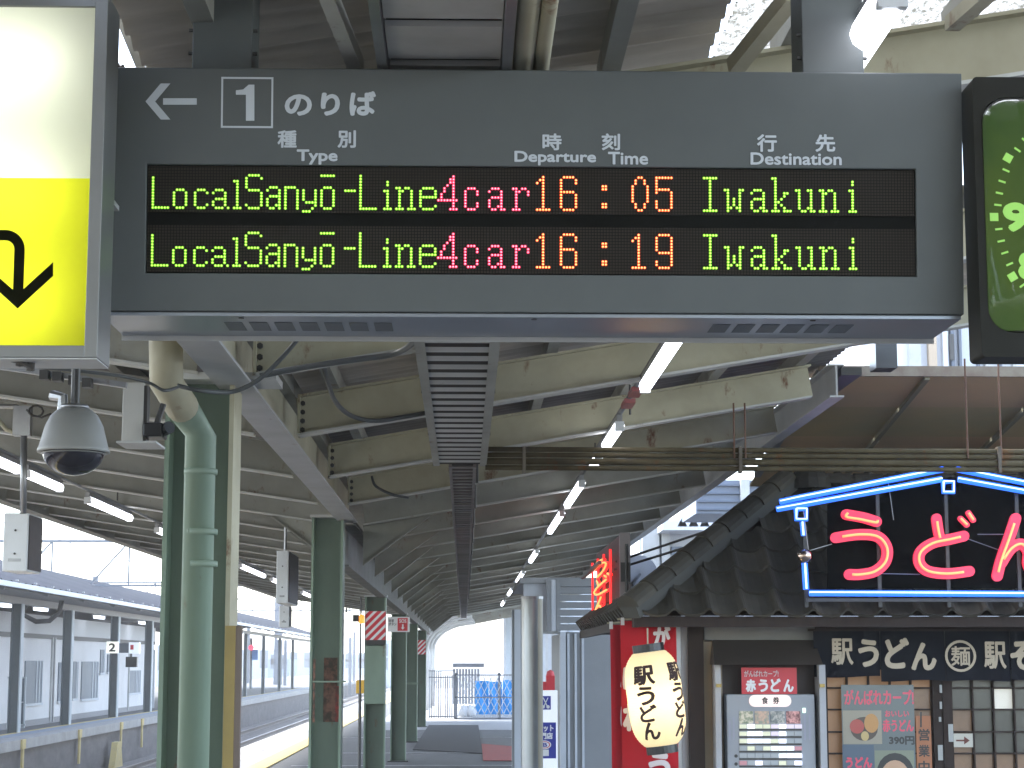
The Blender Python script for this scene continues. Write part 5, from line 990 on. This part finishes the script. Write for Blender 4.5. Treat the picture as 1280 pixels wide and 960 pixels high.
# ================================================================== BUILDINGS SEEN RIGHT OF THE CANOPY
hb = root('white_building', 'white station building with window bands seen between canopy and stall roof', 'building', (8.5, 40, 0)); hw_ = mat('white_render', (.66, .68, .72), (.58, .60, .64), 1, .6); hf = front(36)
MB().plb(hf, hf.rect(800, 650, 1010, 860), -6, 0).build('wall', hw_, hb)
for x0, y0, x1, y1, m_ in ((802, 645, 823, 760, 'p'), (826, 645, 836, 760, 'p'), (838, 684, 870, 694, 'd'), (858, 660, 900, 664, 'd')): MB().plb(hf, hf.rect(x0, y0, x1, y1), .01, .2).build('pilaster' if m_ == 'p' else 'window_band', whitest if m_ == 'p' else mat('far_window', (.12, .15, .2), rough=.2), hb)
MB().plb(hf, hf.rect(820, 657, 925, 668), .0, 1.2).build('eave', hw_, hb)
for k in range(5): c_ = at(853+14*k, 652, Y=34.8); MB().prism([c_+Vector((-.09, 0, -.09)), c_+Vector((.09, 0, -.09)), c_+Vector((0, 0, .1))], (0, .1, 0)).build('spike', mat('spike_blue', (.10, .13, .2), rough=.6), hb)
rb2 = root('blue_grey_roof', 'blue grey corrugated roof seen above the stall hip tiles', 'roof', (10, 31, 5)); rf2 = front(31); rmm = mat('blue_grey_sheet', (.14, .17, .23), (.10, .12, .17), 2, .5)
MB().plb(rf2, rf2.rect(870, 600, 985, 642), -2, 0).build('sheet', rmm, rb2)
for k in range(4): MB().plb(rf2, rf2.rect(872, 606+10*k, 985, 608+10*k), 0, .06).build('seam', mat('seam_dark', (.08, .1, .14)), rb2)
MB().plb(rf2, rf2.rect(925, 600, 936, 660), .0, .12).build('post', whitest, rb2); MB().plb(rf2, rf2.rect(962, 590, 974, 640), .0, .12).build('post', whitest, rb2)
MB().box(at(925, 600, Y=31.5).x, 16, 31.2, 31.3, 0, at(925, 660, Y=31.2).z).build('back_wall', hw_, rb2)
tw = root('white_tower_building', 'tall white building with vertical pipes in bright daylight behind the clock', 'building', (12, 33, 0)); tf2 = front(32)
MB().plb(tf2, tf2.rect(1080, 250, 1500, 620), -4, 0).build('wall', hw_, tw)
for x0, x1, m_ in ((1134, 1148, 'g'), (1158, 1168, 't'), (1176, 1182, 'w'), (1186, 1190, 'd'), (1196, 1199, 'd'), (1219, 1221, 'd'), (1228, 1232, 'g'), (1247, 1248.5, 'd'), (1262, 1266, 'g')):
    MB().plb(tf2, tf2.rect(x0, 380, x1, 470), .01, .15).build('downpipe', {'g': whitest, 't': mat('tan_pipe', (.45, .35, .25), rough=.6), 'w': hw_, 'd': mat('slate_strip', (.10, .12, .16), rough=.4)}[m_], tw)  # strips in pale, tan and blue-grey tones
MB().plb(tf2, tf2.rect(1184, 420, 1189, 452), .16, .2).build('notice_board', dark, tw)
for k in range(5): MB().plb(tf2, tf2.rect(1066+11*k, 593, 1067+11*k, 603), .3, .34).build('railing_bar', galv, tw)
# ================================================================== OPPOSITE STATION
ost = root('station_building', 'long pale station building with grey windows on the far platform', 'building', (-11, 56, 0)); ow = mat('pale_station_wall', (.66, .65, .64), (.58, .57, .565), 1.2, .7); ogl = mat('grey_window', (.17, .20, .23), (.14, .16, .19), 3, .5, spec=.2); omul = mat('window_mullion', (.45, .48, .52), rough=.5)
WX = -10.9
MB().box(-16, WX, 38, 68.5, -.03, 2.25).build('wall', ow, ost); MB().box(-16, WX+.03, 38, 68.5, 2.25, 2.75).build('upper_wall', mat('upper_wall_pale', (.50, .50, .50), rough=.7), ost)
MB().box(WX, WX+.04, 38, 68.5, 2.16, 2.27).build('dark_band', mat('band_dark', (.06, .055, .055)), ost)
MB().box(WX, WX+.02, 38, 68.5, -.03, .12).build('plinth', mat('plinth_grey', (.2, .2, .21)), ost)
sp = lambda px: at(px, 850, X=WX).y; sz = lambda px, py: at(px, py, X=WX).z
for x0, x1, yt, yb_, ty in ((30, 52, 826, 879, 2), (72, 81, 828, 876, 1), (90, 96, 827, 873, 1), (101, 122, 827, 873, 2), (124, 129, 812, 841, 1), (133, 140, 818, 840, 2), (160, 175, 838, 866, 3), (186, 192, 812, 888, 0)):
    ya, yb = sp(x0), sp(x1); zt_, zb_ = sz((x0+x1)/2, yt), sz((x0+x1)/2, yb_)
    f = MB().box(WX, WX+.03, ya, yb, zb_-.0, zt_).build('window' if ty else 'door', ogl, ost)
    for k in range(1, ty+2): y = ya+(yb-ya)*(.45+.5*k/(ty+1)); MB().box(WX+.03, WX+.045, y-.04, y+.04, zb_, zt_).build('mullion', omul, f)
    MB().box(WX+.03, WX+.05, ya-.05, yb+.05, zb_-.06, zb_).build('sill', omul, f)
for px in (63, 66, 160): y = sp(px); MB().box(WX, WX+.05, y-.04, y+.04, 0, 2.2).build('pipe', whitest if px != 66 else galv, ost)
# posts
pcol = mat('far_post_grey', (.13, .15, .16), (.10, .12, .13), 3, .5); pcl = mat('far_post_light', (.42, .46, .48), rough=.5)
fplab = ['leftmost dark post in front of the pale station building', 'second dark post from the left before the pale station building', 'third dark post before the building carrying the number two sign', 'dark post at the right end of the pale station building']
for i, (Y_) in enumerate((43.6, 49.2, 55.8, 61.8, 68.5, 77, 89, 97, 105.5, 113.5)):
    lab = fplab[i] if i < 4 else ['slim platform post next past the station building', 'slim post hidden mostly by the near green column', 'first slim post seen past the near green column', 'second slim post seen past the near green column', 'third slim post seen past the near green column', 'fourth slim post seen past the near green column'][i-4]
    c_ = root('platform_post', lab, 'post', (-10, Y_, -.03), 'posts of the far platform canopy'); w_ = .12 if i < 4 else .08
    MB().box(-10-w_, -10+w_, Y_-.01, Y_+.01, -.03, 2.85).box(-10-w_, -10-w_+.02, Y_-w_, Y_+w_, -.03, 2.85).build('web', pcol, c_); MB().box(-10+w_-.03, -10+w_, Y_-w_, Y_+w_, -.03, 2.85).build('flange', pcl if i < 4 else pcol, c_)
ocn = root('far_platform_canopy', 'dark roofed canopy over the far platform across the track', 'canopy', (-12, 70, 3)); rfm = mat('far_roof_sheet', (.030, .034, .045), (.020, .024, .034), 4, .9, bump=.2, spec=.15)
for i in range(26):
    y = 22+4*i; mb = MB(); mb.grid(lambda u, v: (-8.9-3.6*u, y+3.98*v, 3.13+1.15*u+.02*math.sin(v*40)), 2, 24); mb.build('roof_panel', rfm, ocn)
    MB().grid(lambda u, v: (-12.5-3.6*u, y+3.98*v, 4.28-1.15*u), 1, 1).build('roof_panel', rfm, ocn)
    MB().bar((-8.98, y, 3.02), (-12.5, y, 4.14), .08, .14).build('rafter', mat('far_rafter', (.17, .18, .19), rough=.6), ocn)
MB().box(-8.95, -8.86, 20, 126, 3.02, 3.12).build('eave_gutter', mat('far_gutter', (.40, .44, .50), rough=.4), ocn); MB().box(-10.1, -9.9, 20, 126, 2.85, 2.99).build('beam', mat('far_beam', (.38, .37, .34), rough=.6), ocn); MB().box(-13, -9.1, 20, 70, 3.0, 3.03).build('ceiling', mat('far_ceiling', (.16, .16, .16)), ocn)
for k in range(60): MB().box(-9.02, -8.97, 22+1.7*k, 22.05+1.7*k, 3.12, 3.2).build('snow_guard', galv, ocn)
for k in range(4): MB().tube([(-12.5, 30+k, 4.3), (-12.5, 31+k, 4.3)], .09, 6).build('ridge_cap', rfm, ocn)
for i, (px, py) in enumerate(((5, 757), (51, 762), (124, 772), (179, 779), (303, 792), (320, 795), (336, 796.5), (350, 799))):
    q = at(px, py, X=-10.4); L_ = 1.1 if i < 4 else 1.8; r = root('fluorescent_lamp', (['leftmost', 'second', 'third', 'fourth'][i] if i < 4 else ['fifth', 'sixth', 'seventh', 'farthest'][i-4])+' lamp under the far platform canopy counted from the left', 'lamp', q, 'lamps under the far platform canopy')
    MB().box(q.x-.06, q.x+.06, q.y-L_/2, q.y+L_/2, q.z-.03, q.z+.04).build('tube', tube_s, r); MB().box(q.x-.1, q.x+.1, q.y-L_/2, q.y+L_/2, q.z+.041, q.z+.10).build('housing', white, r)
# number sign, monitor, boards
YN2 = 54.2; nf = front(YN2); n2 = root('platform_number_sign', 'small lit square sign with a black number two over the far platform', 'sign', at(140, 817, Y=YN2)); MB().plb(nf, nf.rect(133, 802, 147, 816.5), -.15, 0).build('box', mat('sign_cream_lit', (.80, .82, .70), emit=.35), n2); text('2', black, n2, nf, nf.rect(136, 804, 144.5, 814.5), n=.01, bold=.04)
b2 = root('hanging_sign', 'dark hanging sign with pale end beside the number two sign', 'sign', at(158, 817, Y=54.5)); MB().plb(front(54.5), front(54.5).rect(149, 804, 161, 816), -.2, 0).build('dark_half', mat('sign_slate', (.07, .08, .10)), b2); MB().plb(front(54.5), front(54.5).rect(161, 803, 174, 817), -.2, 0).build('pale_half', swh, b2); MB().plb(front(54.5), front(54.5).rect(163, 806, 167, 812), .001, .01).build('red_mark', redm, b2)
mo = root('hanging_monitor', 'black hanging monitor below the dark sign on the far platform', 'monitor', at(164, 834, Y=55)); MB().plb(front(55), front(55).rect(157, 821, 171, 834), -.2, 0).build('case', black, mo); MB().tube([at(164, 821, Y=55.1), at(164, 810, Y=55.1)], .03).build('drop_pipe', dark, mo)
wf = root('glass_notice_case', 'glass notice case with a pale frame standing at the left edge of the far platform', 'notice case', at(20, 905, Y=44)); cf = front(44.5)
MB().plb(cf, cf.rect(11, 848, 31, 908), -.05, 0).build('glass', mat('case_glass', (.16, .20, .23), (.10, .13, .15), 3, .15), wf)
for r in ((10, 846, 12, 910), (30, 846, 32, 910), (10, 846, 32, 848), (10, 877, 32, 878.5), (10, 905, 32, 907)): MB().plb(cf, cf.rect(*r), .001, .05).build('frame', pcl, wf)
hs = tag(MB().tube([at(34, 750, Y=46), at(28, 768, Y=46), at(45, 777, Y=46), at(62, 776, Y=46), at(74, 765, Y=46), at(78, 748, Y=46)], .06, 8).build('black_hose', dark, smooth=True), 'thick black cable loop hanging under the far canopy at the left', 'cable')
sg = root('railway_signal', 'railway signal with a red light and blue face beyond the far platform', 'signal', at(318, 870, Y=118)); q = at(314, 810, Y=118); MB().tube([Vector((q.x, 118, -1)), Vector((q.x, 118, q.z+.6))], .08).build('mast', pcol, sg)
MB().lathe([(0, -.01), (.16, 0), (.16, .1)], at(314, 809.5, Y=117.6), 12, (0, 1, 0)).build('lens', mat('signal_red', (1, .05, .1), emit=2), sg); MB().plb(front(117.8), front(117.8).rect(315, 812, 322, 825), -.2, 0).build('face', mat('signal_blue', (.08, .22, .5), rough=.5), sg)
# gantries and wires
gan = mat('gantry_steel', (.16, .17, .19), rough=.6)
for i, (Y_, zb_) in enumerate(((58, 5.15), (92, 5.3))):
    g1 = root('overhead_gantry', ['nearer steel gantry crossing above the tracks with diagonal braces', 'farther steel gantry crossing above the tracks with diagonal braces'][i], 'gantry', (-12, Y_, 0), 'overhead line gantries')
    MB().box(-26, -4.2, Y_-.05, Y_+.05, zb_-.04, zb_+.04).build('beam', gan, g1); MB().box(-26, -4.2, Y_-.05, Y_+.05, zb_-1.35, zb_-1.29).build('beam', gan, g1)
    for k in range(9): x = -25+2.3*k; MB().bar((x, Y_, zb_-1.3), (x+1.15, Y_, zb_), .06, .05).build('brace', gan, g1); MB().bar((x+1.15, Y_, zb_), (x+1.15, Y_, zb_-1.3), .05, .05, up=(0, 1, 0)).build('upright', gan, g1)
    for x in (-17.5, -4.4): MB().box(x-.12, x+.12, Y_-.12, Y_+.12, -1.2, zb_+.3).build('mast', gan, g1)
for k, (x, z_, lab) in enumerate(((-7.45, 4.15, 'contact wire strung over the track'), (-7.45, 5.0, 'messenger wire sagging above the contact wire'), (-5.6, 5.4, 'thin feeder wire nearest the canopy eaves'), (-13.5, 5.6, 'thin feeder wire above the far platform roof'))):
    P_ = [(x, 20+6*i, z_+(.35*math.cos((20+6*i)/34*2*math.pi) if k == 1 else 0)) for i in range(36)]; tag(MB().tube(P_, .018, 5).build('overhead_wire', gan), lab, 'wire')
pm_ = []
for i, (px, yt, yb_, Y_, wd) in enumerate(((311, 770, 868, 150, .12), (349, 745, 860, 140, .3), (357, 800, 860, 135, .1), (438, 797, 868, 150, .12), (443, 790, 866, 160, .1))):
    a = at(px, yt, Y=Y_); tag(MB().box(a.x-wd, a.x+wd, Y_-.1, Y_+.1, -1, a.z).build('line_mast', gan), ['tall thin line mast far beyond the far platform', 'thick line mast standing dark against the sky past the near column', 'short line mast near the railway signal', 'line mast seen between the second and third green columns', 'thin farther mast seen between the second and third green columns'][i], 'mast', 'far line masts')
a = root('ball_lamp', 'small round white lamp shining beside the second green column', 'lamp', at(433, 770, Y=20)); MB().lathe([(0, -.04), (.035, -.02), (.035, .02), (0, .04)], at(433, 770, Y=20), 12).build('globe', tube_s, a, smooth=True); MB().tube([at(433, 769, Y=20), at(433, 760, Y=20)], .01).build('stem', dark, a)
# distant town
hz = mat('far_building_pale', (.42, .46, .52), (.36, .40, .46), .2, .8); hz2 = mat('far_building_blue', (.30, .36, .44), (.26, .3, .38), .3, .8)
for i, (x0, x1, yt, Y_, m_) in enumerate(((196, 214, 806, 190, hz), (300, 340, 812, 260, hz), (335, 362, 824, 230, hz2), (358, 394, 815, 280, hz), (428, 460, 818, 260, hz), (478, 486, 800, 200, hz), (-60, 30, 812, 300, hz2))):
    a, b_ = at(x0, yt, Y=Y_), at(x1, yt, Y=Y_); r = root('distant_building', ['pale far building at the end of the far station building', 'wide pale building seen past the nearest green column', 'bluish building right of the railway signal', 'tall pale building left of the second green column', 'pale building between the second and third green columns', 'narrow pale building between the third and fourth green columns', 'bluish building beyond the left end of the far platform'][i], 'building', ((a.x+b_.x)/2, Y_+5, -1.3))
    MB().box(a.x, b_.x, Y_, Y_+10, -1.3, a.z).build('wall', m_, r)
    nfl = max(2, int(a.z/3.0)); nw = max(2, int((b_.x-a.x)/2.4))
    for f_ in range(nfl):
        for k in range(nw): x = a.x+(b_.x-a.x)*(k+.25)/nw; z_ = .8+f_*(a.z-1)/nfl; MB().box(x, x+(b_.x-a.x)/nw*.5, Y_-.05, Y_, z_, z_+1.2).build('window', ogl, r)
# ------------------------------------------------------------------ thin haze volume over everything, added for a washed-out look
hzm = bpy.data.materials.new('washout_haze'); hzm.use_nodes = True; n = hzm.node_tree; n.nodes.clear(); o_ = n.nodes.new('ShaderNodeOutputMaterial'); pv = n.nodes.new('ShaderNodeVolumePrincipled')
pv.inputs['Color'].default_value = (1, .99, .97, 1); pv.inputs['Density'].default_value = .0013; n.links.new(pv.outputs[0], o_.inputs['Volume'])
stuff(MB().box(-700, 700, -100, 1500, -2.3, 13), 'haze', hzm)
